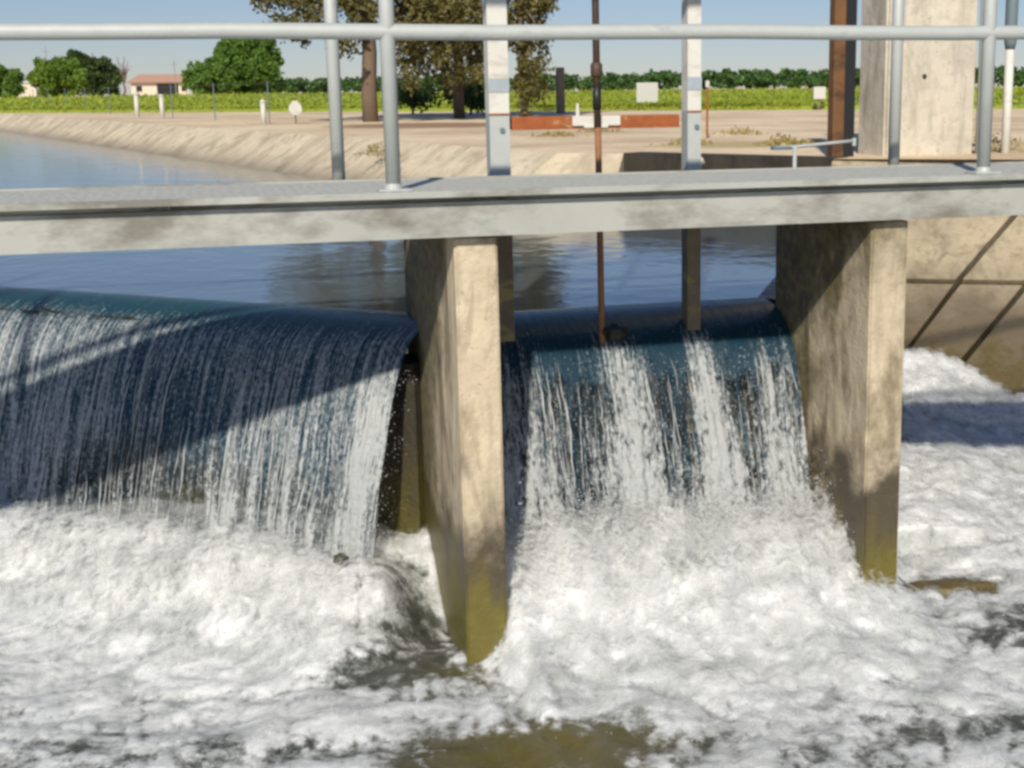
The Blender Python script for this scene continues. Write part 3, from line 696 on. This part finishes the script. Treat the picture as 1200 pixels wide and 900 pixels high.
# ------------------------------------------------------------------ foaming tail water
def tail_height(X, Y, detail=True):
    dl = (X - LA.x) * LN.x + (Y - LA.y) * LN.y - .40                      # distance past the left landing line
    ul = (X - LA.x) * LD.x + (Y - LA.y) * LD.y
    left = sst(.12, -.1, X - .92) * sst(-.35, -.05, ul)
    z = np.full(X.shape, TAIL)
    z = z + left * (.25 * np.exp(-(np.clip(dl - .02, -9, 9) / .38) ** 2) * (dl > 0.02) + .25 * (dl <= .02))
    db = 5.12 - Y
    inb = sst(.93, 1.02, X) * sst(2.48, 2.40, X)
    inb2 = sst(.90, 1.05, X) * sst(2.75, 2.45, X)
    z = z + inb2 * .30 * np.where(db < 0, 1, np.exp(-(db / .42) ** 2))
    z = z + .19 * gauss(X, Y, 4.4, 8.15, .9, .45, R_(-25)) + .05 * gauss(X, Y, 3.6, 6.0, 1.0, .6)
    dr = (X - RA.x) * RN.x + (Y - RA.y) * RN.y - .4
    z = z + .12 * np.exp(-(dr / .4) ** 2) * sst(2.6, 3.0, X) * (Y > 5.4)
    fo = np.ones(X.shape) * .72
    fo += .40 * inb2 * np.exp(-(np.clip(db, 0, 9) / .6) ** 2) + .25 * left * np.exp(-(np.clip(dl - .25, 0, 9) / .5) ** 2)
    fo += .35 * gauss(X, Y, 4.55, 8.2, .8, .4, R_(-25)) + .3 * gauss(X, Y, 3.6, 6.0, .9, .5)
    rain = left * np.exp(-((dl - .04) / .10) ** 2) * sst(.75, 1.0, ul); fo -= .45 * rain
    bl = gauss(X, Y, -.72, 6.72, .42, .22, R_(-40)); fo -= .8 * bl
    fo -= .45 * gauss(X, Y, .76, 5.2, .12, .35); z = z - .07 * gauss(X, Y, .76, 5.35, .14, .4); fo -= .95 * gauss(X, Y, .66, 4.78, .26, .20) + .55 * gauss(X, Y, .62, 5.25, .18, .22)
    fo -= 1.25 * gauss(X, Y, .95, 4.0, .36, .22, R_(-8))
    fo -= .42 * gauss(X, Y, .0, 4.3, .55, .16, R_(-15)) + .35 * gauss(X, Y, -.5, 4.5, .35, .12, R_(-15)) + .3 * gauss(X, Y, .45, 4.05, .4, .12)
    fo -= .85 * gauss(X, Y, 3.0, 4.45, .30, .26) + .35 * gauss(X, Y, 2.3, 3.75, .5, .14)
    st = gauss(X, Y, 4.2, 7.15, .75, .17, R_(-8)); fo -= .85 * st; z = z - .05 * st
    fo -= .4 * gauss(X, Y, 3.0, 4.98, .4, .10, R_(-12))
    fo -= .25 * sst(4.3, 3.3, Y)
    moss = 1.1 * gauss(X, Y, .95, 4.0, .40, .26) + .8 * gauss(X, Y, .82, 4.66, .16, .12) + .9 * gauss(X, Y, 2.9, 4.93, .35, .10)
    if not detail: return z
    # flow runs towards -Y: billows stretched along it
    wx = X + .10 * fbm(X * 2.2, Y * 2.2, 101, 3); wy = Y + .10 * fbm(X * 2.2, Y * 2.2, 102, 3)
    def bil(fx, fy, s): return 1 - np.abs(perlin(wx * fx, wy * fy, s)) * 2.0
    turb = .45 + .75 * np.clip(fo, 0, 1.2)
    sx = .62 + .38 * sst(.8, 1.1, X); b1 = np.abs(perlin(wx * 2.6 * sx, wy * 2.4, 111)); b2 = np.abs(perlin(wx * 6.5 * sx, wy * 6.0, 112)); b3 = np.abs(perlin(wx * 15, wy * 11, 113)); b4 = np.abs(perlin(wx * 33, wy * 26, 114))
    b5 = np.abs(perlin(wx * 70, wy * 58, 115))
    bb = .075 * b1 + .035 * b2 + .014 * b3 + .005 * b4 + .0025 * b5
    imp = inb2 * np.exp(-(np.clip(np.abs(db - .1), 0, 9) / .35) ** 2) + .8 * left * np.exp(-(np.clip(np.abs(dl - .2), 0, 9) / .25) ** 2)
    z = z + (.78 * bb - .04) * turb * (1 + .35 * imp) + imp * (.015 * perlin(wx * 9, wy * 8, 116) + .02 * perlin(wx * 24, wy * 19, 117) + .012 * perlin(wx * 60, wy * 50, 118))
    calm = np.clip(bl + st, 0, 1) * .5; z = z - calm * bb * turb * .7
    fo = fo + .9 * (b1 * .5 + b2 * .9 + b3 * .7 - .42)
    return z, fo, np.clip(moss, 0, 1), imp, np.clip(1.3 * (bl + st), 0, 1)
xs = np.concatenate([np.linspace(-9, -1.75, 50), np.arange(-1.7, 5.35, .0135), np.linspace(5.4, 6.6, 12)])
ys = np.concatenate([np.linspace(-12, 3.25, 70), np.arange(3.3, 6.3, .0125), np.arange(6.3, 9.7, .022)])
Xg, Yg = np.meshgrid(xs, ys, indexing='ij')
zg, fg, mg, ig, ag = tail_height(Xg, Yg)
Fg = grid_faces(len(xs), len(ys))
upm = ((Xg - LA.x) * LN.x + (Yg - LA.y) * LN.y < -.12) & ((Xg - LA.x) * LD.x + (Yg - LA.y) * LD.y > -.05) & (Xg < .9)
upm |= (Yg > BY + .12) & (Xg > .9) & (Xg < 2.5)
upm |= ((Xg - RA.x) * RN.x + (Yg - RA.y) * RN.y < -.12) & (Yg > 5.58) & (Xg >= 2.5)
keep = ~upm.ravel()[Fg].any(1); Fg = Fg[keep]
used = np.unique(Fg); remap = np.zeros(Xg.size, int); remap[used] = np.arange(len(used))
Vg = np.stack([Xg, Yg, zg], -1).reshape(-1, 3)[used]
tw = np_mesh('tail_water', Vg, remap[Fg], M['foam'], None, True, {'foam': fg.ravel()[used], 'moss': mg.ravel()[used], 'sky_blue_lift': ag.ravel()[used]})
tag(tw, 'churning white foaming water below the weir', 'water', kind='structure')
# froth: loose airy foam standing above the water, in thin broken layers
fx = (xs > -1.7) & (xs < 5.3); fy = (ys > 3.3) & (ys < 8.9); ix_ = np.where(fx)[0][::2]; iy_ = np.where(fy)[0][::2]
sub = np.ix_(ix_, iy_); FV = []; FF = []; Fa = []; Fl = []; base_n = 0; ok = ~upm[sub].ravel()
gf = grid_faces(len(ix_), len(iy_)); gf = gf[ok[gf].all(1) & (fg[sub].ravel()[gf].min(1) > .12)]
for k in range(1, 5):
    hh = .006 * k + .022 * k * np.clip(ig[sub], 0, 1.2) + .008 * k * perlin(Xg[sub] * 7, Yg[sub] * 6, 200 + k)
    FV.append(np.stack([Xg[sub] + .006 * k * perlin(Xg[sub] * 12, Yg[sub] * 12, 210 + k), Yg[sub], zg[sub] + hh], -1).reshape(-1, 3)); FF.append(gf + base_n); base_n += len(FV[-1])
    Fa.append(np.full(len(FV[-1]), k / 4.)); Fl.append(fg[sub].ravel() + .25 * np.clip(ig[sub].ravel(), 0, 1) - .55 * (sst(1.0, .8, Xg[sub]) * (1 - np.clip(ig[sub] * 2, 0, 1))).ravel())
fr = np_mesh('froth', np.concatenate(FV), np.concatenate(FF), M['froth'], None, True, {'layer': np.concatenate(Fa), 'foam': np.concatenate(Fl)})
tag(fr, 'airy white froth and bubbles standing on the churning water', 'froth', kind='stuff')
bedm = MB().box((-1, -1, -2.45), (20, 24, .2)).build('channel_bed', M['mossrock']); tag(bedm, 'bed of the channel under the foaming water', 'bed', kind='structure')

# spray: droplets and froth thrown up at the landing lines
def blobs(P, r, name, label):
    ico = bmesh.new(); bmesh.ops.create_icosphere(ico, subdivisions=1, radius=1); iv = np.array([v.co[:] for v in ico.verts]); ico.verts.index_update()
    fi = np.array([[v.index for v in fc.verts] for fc in ico.faces]); ico.free()
    n = len(P); sc = (1 + .35 * rng.normal(size=(n, 1, 3))).clip(.5, 1.8)
    V = (P[:, None, :] + iv[None] * r[:, None, None] * sc).reshape(-1, 3)
    Fx = (fi[None] + (np.arange(n) * len(iv))[:, None, None]).reshape(-1, 3)
    return tag(np_mesh(name, V, Fx, M['spray']), label, 'spray', kind='stuff')
def drop_pts(n, along, up):
    X, Y, H = along(n); z = tail_height(X, Y, False); return np.stack([X, Y, z + H], 1)
def bayp(n):
    X = rng.uniform(1.03, 2.42, n); Y = 5.16 - np.abs(rng.normal(0, .16, n)); return X, Y, np.abs(rng.normal(0, .10, n)) * np.exp(-((5.1 - Y) / .3) ** 2)
def lefp(n):
    u = rng.uniform(0, 3.2, n); q = .40 + rng.normal(.06, .10, n); return LA.x + LD.x * u + LN.x * q, LA.y + LD.y * u + LN.y * q, np.abs(rng.normal(0, .06, n)) * (.4 + .6 * (u < .95))
def anyp(n):
    X = rng.uniform(-.8, 4.3, n); Y = rng.uniform(3.5, 5.2, n); return X, Y, .03 + np.abs(rng.normal(0, .03, n))
Pb = drop_pts(9000, bayp, 0); Pl = drop_pts(1800, lefp, 0); Pa = drop_pts(350, anyp, 0)
blobs(Pb, rng.uniform(.0006, .0034, len(Pb)), 'water_spray', 'white droplets thrown up where the middle fall lands')
blobs(Pl, rng.uniform(.0006, .003, len(Pl)), 'water_spray', 'white droplets thrown up along the foot of the left fall')
blobs(Pa, rng.uniform(.001, .003, len(Pa)), 'water_spray', 'fine droplets flying over the churning foam')
# drops around falling jets
gs = rng.random(2600) * .9 + .15; nn, zz = nappe(gs); uu = np.where(rng.random(2600) < .5, rng.normal(.06, .06, 2600), rng.uniform(.2, 3, 2600)); nn = nn + rng.normal(.0, .025, 2600) * gs
blobs(np.stack([LA.x + LD.x * uu + LN.x * nn, LA.y + LD.y * uu + LN.y * nn, zz], 1), rng.uniform(.0006, .0024, 2600), 'water_spray', 'loose droplets falling with the left waterfall')
gs = rng.random(3600) * .8 + .12; nn, zz = nappe(gs); uu = rng.uniform(.04, 1.38, 3600); nn = nn + rng.normal(.02, .03, 3600) * gs
blobs(np.stack([.998 + uu, BY - nn, zz], 1), rng.uniform(.0006, .0028, 3600), 'water_spray', 'loose droplets falling with the middle waterfall')

# ------------------------------------------------------------------ rocks and debris in the water
def rock(name, c, d, mat, label, cat, seed, rz=0):
    bm = bmesh.new(); bmesh.ops.create_icosphere(bm, subdivisions=4, radius=1)
    for v in bm.verts:
        n = v.co.copy(); k = 1 + .25 * float(perlin(n.x * 1.7 + seed, n.y * 1.7 + n.z * 1.3, seed)) + .10 * float(perlin(n.x * 5 + n.z * 3, n.y * 5 + seed, seed + 1))
        v.co = Vector((n.x * d[0] * k, n.y * d[1] * k, n.z * d[2] * k))
    me = bpy.data.meshes.new(name); bm.to_mesh(me); bm.free(); me.polygons.foreach_set('use_smooth', [True] * len(me.polygons))
    o = link(name, me, mat); o.location = c; o.rotation_euler.z = rz; return tag(o, label, cat)
_i = np.argmin(np.abs(xs - .455)); _j = np.argmin(np.abs(ys - 5.30))
rock('rock', (.455, 5.30, float(zg[_i, _j]) + .034), (.030, .03, .022), M['stone'], 'small dark wet stone showing in the foam left of the middle pier', 'rock', 3)
rock('mossy_ledge', (2.90, 4.94, -1.56), (.25, .11, .07), M['mossrock'], 'flat mossy ledge barely above the water at the foot of the right pier', 'ledge', 5, R_(-14))
rock('weed_clump', (1.63, 5.49, -.455), (.055, .045, .035), M['weeddebris'], 'small clump of wet weed snagged on the crest beside the gate stem', 'weed clump', 11)
mb = MB(); g = np.random.default_rng(9)
for k in range(70):
    u = g.uniform(1.45, 3.0); q = g.normal(-.02, .012); c = LA + LD * u + LN * q; an = math.atan2(LD.y, LD.x) + g.normal(0, .25); l = g.uniform(.03, .12); rr = g.uniform(.003, .007)
    dv = Vector((math.cos(an), math.sin(an), g.normal(0, .1))) * l
    mb.tube([Vector((c.x, c.y, -.456)) - dv, Vector((c.x, c.y, -.447)), Vector((c.x, c.y, -.454)) + dv], [rr * .5, rr, rr * .4], 6)
tag(mb.build('driftwood', M['weeddebris'], smooth=True), 'dark line of sticks and weed caught along the crest at far left', 'debris')

# ------------------------------------------------------------------ vegetation
def branch(mb, p0, p1, r0, r1, wob=.06, n=6):
    p0, p1 = Vector(p0), Vector(p1); L = (p1 - p0).length; pts = []
    for i in range(n + 1):
        q = p0.lerp(p1, i / n); w = wob * L * math.sin(math.pi * i / n)
        pts.append(q + Vector((random.uniform(-w, w), random.uniform(-w, w), random.uniform(-w, w) * .5)))
    mb.tube(pts, [r0 + (r1 - r0) * i / n for i in range(n + 1)], 8); return pts
def tree(name, loc, h, trunk_r, crown_c, crown_r, ncl, per, leaf, mat, label, cat='tree', clump_r=.5, lean=0, droop=0, fork=.45, squash=.8, trunk=True, group=None, shell=.55):
    """crown_c / crown_r: list of lobes (centre, radii) relative to the base"""
    t = empty(name, loc); tag(t, label, cat, group)
    C = []; tints = []
    vol = np.array([r[0] * r[1] * r[2] for r in crown_r]); vol = vol / vol.sum()
    for (c, rr, w) in zip(crown_c, crown_r, vol):
        m = max(3, int(ncl * w)); d = rng.normal(size=(m, 3)); d /= np.linalg.norm(d, axis=1)[:, None]
        q = np.array(c) + d * np.array(rr) * (shell + (1 - shell) * rng.random(m))[:, None]
        C.append(q)
    C = np.concatenate(C); C = C[C[:, 2] > .15] if trunk else C[C[:, 2] > .02]
    cr = clump_r * rng.uniform(.55, 1.25, len(C))
    P = clumps(C, cr, per, squash)
    if droop: P[:, 2] -= np.abs(rng.normal(0, droop, len(P)))
    tint = np.clip(np.repeat(rng.random(len(C)), per) * .6 + rng.random(len(P)) * .4, 0, 1)
    P = P[P[:, 2] > .01] if True else P; tint = tint[:len(P)]
    leaf_mesh('crown', P, leaf * rng.uniform(.6, 1.3, len(P)), mat, t, tint=tint)
    if trunk:
        mb = MB(); top = (lean, 0, h * fork); branch(mb, (0, 0, -.1), top, trunk_r * 1.15, trunk_r * .75, .02)
        for c in C[rng.permutation(len(C))[:min(len(C), 16)]]:
            s = Vector((lean * random.uniform(.6, 1), 0, h * fork * random.uniform(.6, 1))); branch(mb, s, c, trunk_r * .42, trunk_r * .07, .10)
        branch(mb, top, (lean * 1.3, 0, h * .9), trunk_r * .75, trunk_r * .15, .05)
        mb.build('trunk', M['bark'], t, True)
    return t
# the big olive-brown tree: trunk behind the front railing post
tree('tree', (3.12, 25.6, 0), 7.0, .125, [(0, 0, 4.6), (-1.0, .2, 2.2), (-1.25, -.2, 1.6), (-.5, -.35, 1.5), (-1.75, 0, 2.2), (.1, -.45, 2.0), (.65, -.4, 1.5), (1.1, -.3, 2.0), (1.3, -.2, 1.35), (.1, .3, 3.0), (-.35, -.35, 2.0), (.55, -.3, 1.0), (1.55, -.2, 1.0), (1.6, -.2, 1.9), (.9, 0, 2.9)],
     [(2.2, 1.6, 1.4), (.8, .9, .5), (.5, .6, .4), (.45, .6, .4), (.5, .6, .4), (.6, .5, .5), (.55, .8, .5), (.8, .9, .6), (.5, .6, .45), (1.8, 1.2, .7), (.55, .4, .4), (.4, .4, .28), (.5, .5, .35), (.7, .6, .4), (1.0, 1.0, .6)], 600, 75, .062, M['leaf_brown'], 'tall olive brown tree with a straight thick trunk on the sandy bank', clump_r=.23, droop=.08, fork=.55, shell=.15)
tree('tree', (5.05, 27.4, 0), 6.6, .10, [(0, 0, 4.4), (-.2, 0, 2.2), (.45, -.3, 1.65), (-.7, .1, 1.45), (.0, -.3, 1.6), (.9, -.2, 2.05), (-1.2, -.2, 1.95), (.1, 0, 3.2), (.3, -.2, 1.05), (-.3, -.2, .95), (-.6, 0, 2.6)],
     [(1.6, 1.5, 1.4), (.9, .9, .6), (.6, .8, .5), (.6, .7, .5), (.6, .5, .5), (.7, .6, .45), (.7, .6, .45), (1.7, 1.2, .9), (.45, .6, .4), (.45, .5, .4), (.9, .9, .6)], 470, 75, .062, M['leaf_brown'], 'dark brown bushy tree with low drooping foliage, behind the white guide post', clump_r=.22, droop=.14, fork=.5, shell=.15)
tree('tree', (6.15, 26.6, 0), 5.6, .08, [(.0, -.15, .75), (.1, -.15, 1.35), (.2, -.1, 2.1), (.15, .2, 2.9), (0, .2, 4.2), (-.3, -.1, 1.75)],
     [(.45, .5, .6), (.42, .5, .5), (.5, .5, .6), (.8, .7, .8), (1.1, .8, .8), (.35, .4, .35)], 240, 70, .058, M['leaf_olive'], 'slim olive tree with foliage down to the ground, right of the white guide post', clump_r=.2, droop=.10, fork=.5, shell=.2)
def bush(loc, rr, mat, label, n=26, per=60, leaf=.07, group=None, cat='bush'):
    return tree('bush', loc, rr[2], .03, [(0, 0, rr[2] * .55)], [(rr[0], rr[1], rr[2] * .55)], n, per, leaf, mat, label, cat, clump_r=max(rr) * .33, fork=.3, group=group, shell=.2)
bush((5.0, 33.0, 0), (.75, .6, .75), M['leaf_dark'], 'low dark bush on the ground below the big tree')
bush((6.0, 31.2, 0), (.8, .6, .65), M['leaf_dark'], 'low dark spreading bush left of the white guide post')
# distant trees, left
tree('tree', (-16.6, 150, 0), 3.6, .25, [(0, 0, 1.7), (-1.2, 0, 1.9)], [(1.5, 1.5, 1.6), (1.6, 1.6, 1.6)], 60, 110, .26, M['leaf_green'], 'small green tree at the far left edge of the field', clump_r=.6, shell=.5)
tree('tree', (-12.7, 160, 0), 5.0, .3, [(0, 0, 1.9), (-.5, 0, 2.7), (1.0, 0, 2.2)], [(2.7, 2.6, 1.9), (1.9, 2.0, 1.5), (1.7, 2., 1.6)], 130, 120, .26, M['leaf_bright'], 'round yellow green tree left of the house', clump_r=.7, shell=.6)
tree('tree', (-9.7, 172, 0), 5.6, .3, [(0, 0, 2.6), (-1.3, 0, 3.6), (1.4, 0, 2.0)], [(2.5, 2.4, 2.2), (2.1, 2.2, 1.5), (1.8, 2.0, 1.7)], 120, 120, .26, M['leaf_dark'], 'darker tree just left of the orange roofed house', clump_r=.7, shell=.55)
tree('tree', (5.9, 150, 0), 6.8, .35, [(0, 0, 3.0), (.6, 0, 4.9), (-.6, 0, 4.0), (2.0, 0, 2.6)], [(3.2, 3.0, 2.8), (2.5, 2.6, 1.7), (2.4, 2.5, 1.9), (2.1, 2.3, 2.3)], 250, 130, .27, M['leaf_green'], 'large round bright green tree right of the house', clump_r=.75, shell=.6)
tree('tree', (2.2, 142, 0), 4.2, .25, [(0, 0, 1.8), (.5, 0, 2.5)], [(2.0, 2.0, 1.8), (1.5, 1.6, 1.2)], 90, 120, .25, M['leaf_green'], 'lower green tree in front of the large round one, beside the house', clump_r=.65, shell=.6)
bt = empty('bare_tree', (-6.5, 168, 0)); tag(bt, 'thin bare tree between the dark tree and the house', 'tree')
mb = MB(); branch(mb, (0, 0, 0), (.2, 0, 2.5), .13, .09)
for k in range(14):
    an = random.uniform(0, 6.28); branch(mb, (.15, 0, random.uniform(1.4, 2.6)), (.2 + math.cos(an) * random.uniform(.4, 1.0), math.sin(an), random.uniform(3.0, 4.7)), .06, .015)
mb.build('trunk', M['bark'], bt, True)
# orchard
def orchard():
    A, B = np.array([18., 352.]), np.array([160., 190.]); C = []; R = []
    for row in range(3):
        for s in np.arange(0, 1, .0125):
            q = A + (B - A) * s + rng.normal(0, .9, 2) + np.array([row * 3.2, row * 4.]); hh = rng.uniform(2.7, 3.7)
            for k in range(5): C.append((q[0] + rng.normal(0, 1.0), q[1] + rng.normal(0, 1.0), rng.uniform(.25, .95) * hh)); R.append(rng.uniform(.7, 1.2))
    C = np.array(C); P = clumps(C, np.array(R), 26, .8); P = P[P[:, 2] > .05]
    o = leaf_mesh('orchard', P, .62 * rng.uniform(.7, 1.3, len(P)), M['orchard'])
    tag(o, 'long row of dark green orchard trees along the horizon', 'orchard', kind='stuff')
orchard()
# field of green crop: a raised rough sheet of leaves
def field():
    L0 = np.array([[-60., 79.], [-5.25, 46.2], [9.7, 34.5], [13.9, 31.2], [70., -8.]])
    far = np.array([[-60., 128.], [-5.25, 128.], [20., 128.], [60., 118.], [150., 60.]])
    n = 150000; s = rng.random(n) * 4; i = s.astype(int); fr = s - i; near = L0[i] + (L0[i + 1] - L0[i]) * fr[:, None]; fa = far[i] + (far[i + 1] - far[i]) * fr[:, None]
    t = rng.random(n) ** 2.6; q = near + (fa - near) * t[:, None]
    hgt = .17 + .025 * perlin(q[:, 0] * .8, q[:, 1] * .8, 5)
    P = np.stack([q[:, 0], q[:, 1], hgt * rng.random(n) ** .6], 1); ln = (.05 + .32 * t)
    tint = np.clip(.5 + .5 * perlin(q[:, 0] * .3, q[:, 1] * .3, 6) + rng.normal(0, .2, n), 0, 1)
    o = leaf_mesh('crop_leaves', P, ln * rng.uniform(.6, 1.3, n), M['crop'], aspect=2.4, tint=tint)
    tag(o, 'bright yellow green crop covering the field beyond the sandy track', 'crop', kind='stuff')
    vs = []; fs = []
    for k in range(5): vs += [(*L0[k], .0), (*L0[k], .09), (*far[k], .10), (*far[k], 0)]
    for k in range(4):
        b = 4 * k
        fs += [(b, b + 4, b + 5, b + 1), (b + 1, b + 5, b + 6, b + 2), (b + 2, b + 6, b + 7, b + 3)]
    tag(MB().add(vs, fs).build('field', M['fieldsoil']), 'flat green field behind the sandy bank', 'field', kind='structure')
field()
def weed(loc, r, h, label, n=160):
    q = rng.normal(size=(n, 2)) * r * .5; h = h * .7; P = np.stack([q[:, 0], q[:, 1], rng.random(n) * h * np.exp(-(q ** 2).sum(1) / r ** 2)], 1)
    t = empty('weed', loc); tag(t, label, 'weed', 'dry weeds on the sandy bank')
    leaf_mesh('foliage', P, .018 * rng.uniform(.6, 1.4, n), M['weed'], t, aspect=3); 
for loc, r, h, lb in (((4.6, 12.9, 0), .22, .10, 'sparse dry weed right of the slim white guide post'), ((5.25, 12.2, 0), .2, .16, 'yellow weed on the bank left of the timber post'),
                      ((5.5, 12.5, 0), .35, .07, 'low yellow grass patch beside the timber post'), ((6.35, 10.3, 0), .3, .20, 'yellow green weed at the right edge beside the white pipe post'),
                      ((6.6, 11.2, 0), .4, .18, 'yellow green weed behind the white pipe post'), ((4.05, 16.0, 0), .25, .09, 'small weed under the rusty crossbar, near the gate stem'),
                      ((5.0, 17.3, 0), .3, .10, 'small dark weed on the sand right of the gate stem'), ((1.9, 14.9, -.12), .2, .18, 'thin weed at the top of the canal lining'),
                      ((6.1, 15.4, 0), .25, .13, 'dry weed on the sand behind the slim stake')):
    weed(loc, r, h, lb)

# ------------------------------------------------------------------ house, shed, poles, fence, posts, signs
hs = empty('house', (-3.2, 200, 0)); tag(hs, 'cream house with an orange tiled hip roof beyond the field', 'house')
q = MB(); q.box((0, 3, 1.0), (7.2, 6, 2.0)); q.build('wall', M['plaster'], hs)
q = MB(); q.add([(-4.2, -.6, 1.95), (4.2, -.6, 1.95), (4.2, 6.6, 1.95), (-4.2, 6.6, 1.95), (-2.6, 3, 3.05), (2.9, 3, 3.05)], [(0, 1, 5, 4), (1, 2, 5), (2, 3, 4, 5), (3, 0, 4), (3, 2, 1, 0)]); q.build('roof', M['tile'], hs)
q = MB(); q.box((1.0, -.02, .9), (2.7, .08, 1.7)); q.build('garage_opening', M['window'], hs)
for x in (-2.6, 3.1):
    q = MB(); q.box((x, -.02, 1.15), (.7, .07, .7)); w = q.build('window', M['window'], hs); q = MB(); q.box((x, -.05, .77), (.8, .1, .06)); q.build('sill', M['plaster'], w)
sh = empty('shed', (-17.2, 175, 0)); tag(sh, 'small pale shed at far left between two trees', 'shed')
q = MB(); q.box((0, 0, .9), (2.2, 2, 1.8)); q.build('wall', M['plaster'], sh); q = MB(); q.box((0, 0, 1.92), (2.6, 2.4, .18)); q.build('roof', M['shed'], sh)
for x, y, h, lb in ((-15.4, 182, 6.0, 'thin grey utility pole behind the round tree at far left'), (-1.1, 190, 4.6, 'thin grey utility pole right of the house')):
    t = empty('utility_pole', (x, y, 0)); tag(t, lb, 'utility pole', 'utility poles beyond the field')
    q = MB(); q.tube([(0, 0, 0), (0, 0, h)], [.06, .05], 8); q.build('pole', M['pole'], t); q = MB(); q.box((0, 0, h - .5), (1.0, .06, .06)); q.build('crossarm', M['pole'], t)
# wire fence along the bank
fe = empty('wire_fence', (.3, 31, 0)); tag(fe, 'thin wire fence on dark steel posts along the canal bank', 'fence')
fl0, fl1 = Vector((1.9, 21.7, 0)), Vector((-5.6, 56, 0)); pts = [fl0.lerp(fl1, k / 9) + Vector((.3, 0, 0)) for k in range(10)]
for k, c in enumerate(pts):
    q = MB(); q.tube([c, c + Vector((0, 0, .72))], .011, 6); q.build('post', M['section'], fe).location = -Vector(fe.location)
q = MB()
for z in (.2, .45, .68): q.tube([c + Vector((0, 0, z)) for c in pts], .0018, 4)
q.build('wires', M['pole'], fe).location = -Vector(fe.location)
def marker(loc, h, r, lb):
    t = empty('marker_post', loc); tag(t, lb, 'marker post', 'white marker posts along the canal bank')
    q = MB(); q.tube([(0, 0, -.05), (0, 0, h)], r, 12); q.build('shaft', M['pvc'], t, True); q = MB(); q.tube([(0, 0, h), (0, 0, h + .02), (0, 0, h + .05)], [r * 1.2, r * 1.2, r * .5], 12); q.build('cap', M['pvc'], t, True)
marker((-1.1, 35, 0), .50, .052, 'short white marker post standing below the house, leftmost of three')
marker((-.52, 33.4, 0), .46, .05, 'short white marker post just right of the first, below the garage')
marker((1.27, 25.5, 0), .36, .045, 'short white marker post below the large green tree')
def sign(loc, w, h, z0, lb, rz=0, rnd=False):
    t = empty('sign', loc, rz); tag(t, lb, 'sign')
    if rnd:
        q = MB(); q.tube([(0, -.02, z0 + h / 2), (0, .01, z0 + h / 2)], w / 2, 14); q.box((0, -.012, z0 + h * .98), (w * .45, .02, h * .3), bev=.006)
    else: q = MB(); q.box((0, 0, z0 + h / 2), (w, .03, h), bev=.008)
    q.build('board', M['pvc'], t)
    q = MB()
    for x in ((-w * .3, w * .3) if w > .4 else (0,)): q.tube([(x, .035, -.05), (x, .035, z0 + h * .9)], .018, 6)
    q.build('leg', M['oldwood'], t)
sign((11.45, 35.4, 0), .58, .56, .12, 'square blank white sign board at the edge of the field')
sign((14.1, 30.6, 0), .30, .28, .25, 'small white sign just left of the timber post')
sign((1.75, 24.6, 0), .22, .20, .16, 'small rounded white sign right of the marker posts', rnd=True)
t = empty('wooden_post', (8.05, 31.2, 0)); tag(t, 'grey brown wooden post at the field edge right of the trees', 'post')
q = MB(); q.box((0, 0, .48), (.17, .17, 1.06), bev=.02); q.build('shaft', M['oldwood'], t)
t = empty('stake', (5.33, 14.4, 0)); tag(t, 'thin rusty stake with a pale tip right of the slim guide post', 'stake')
q = MB(); q.tube([(0, 0, -.1), (0, 0, .54)], .012, 8); q.build('shaft', M['rust'], t); q = MB(); q.box((0, -.005, .57), (.04, .03, .07), bev=.005); q.build('tip', M['pvc'], t)
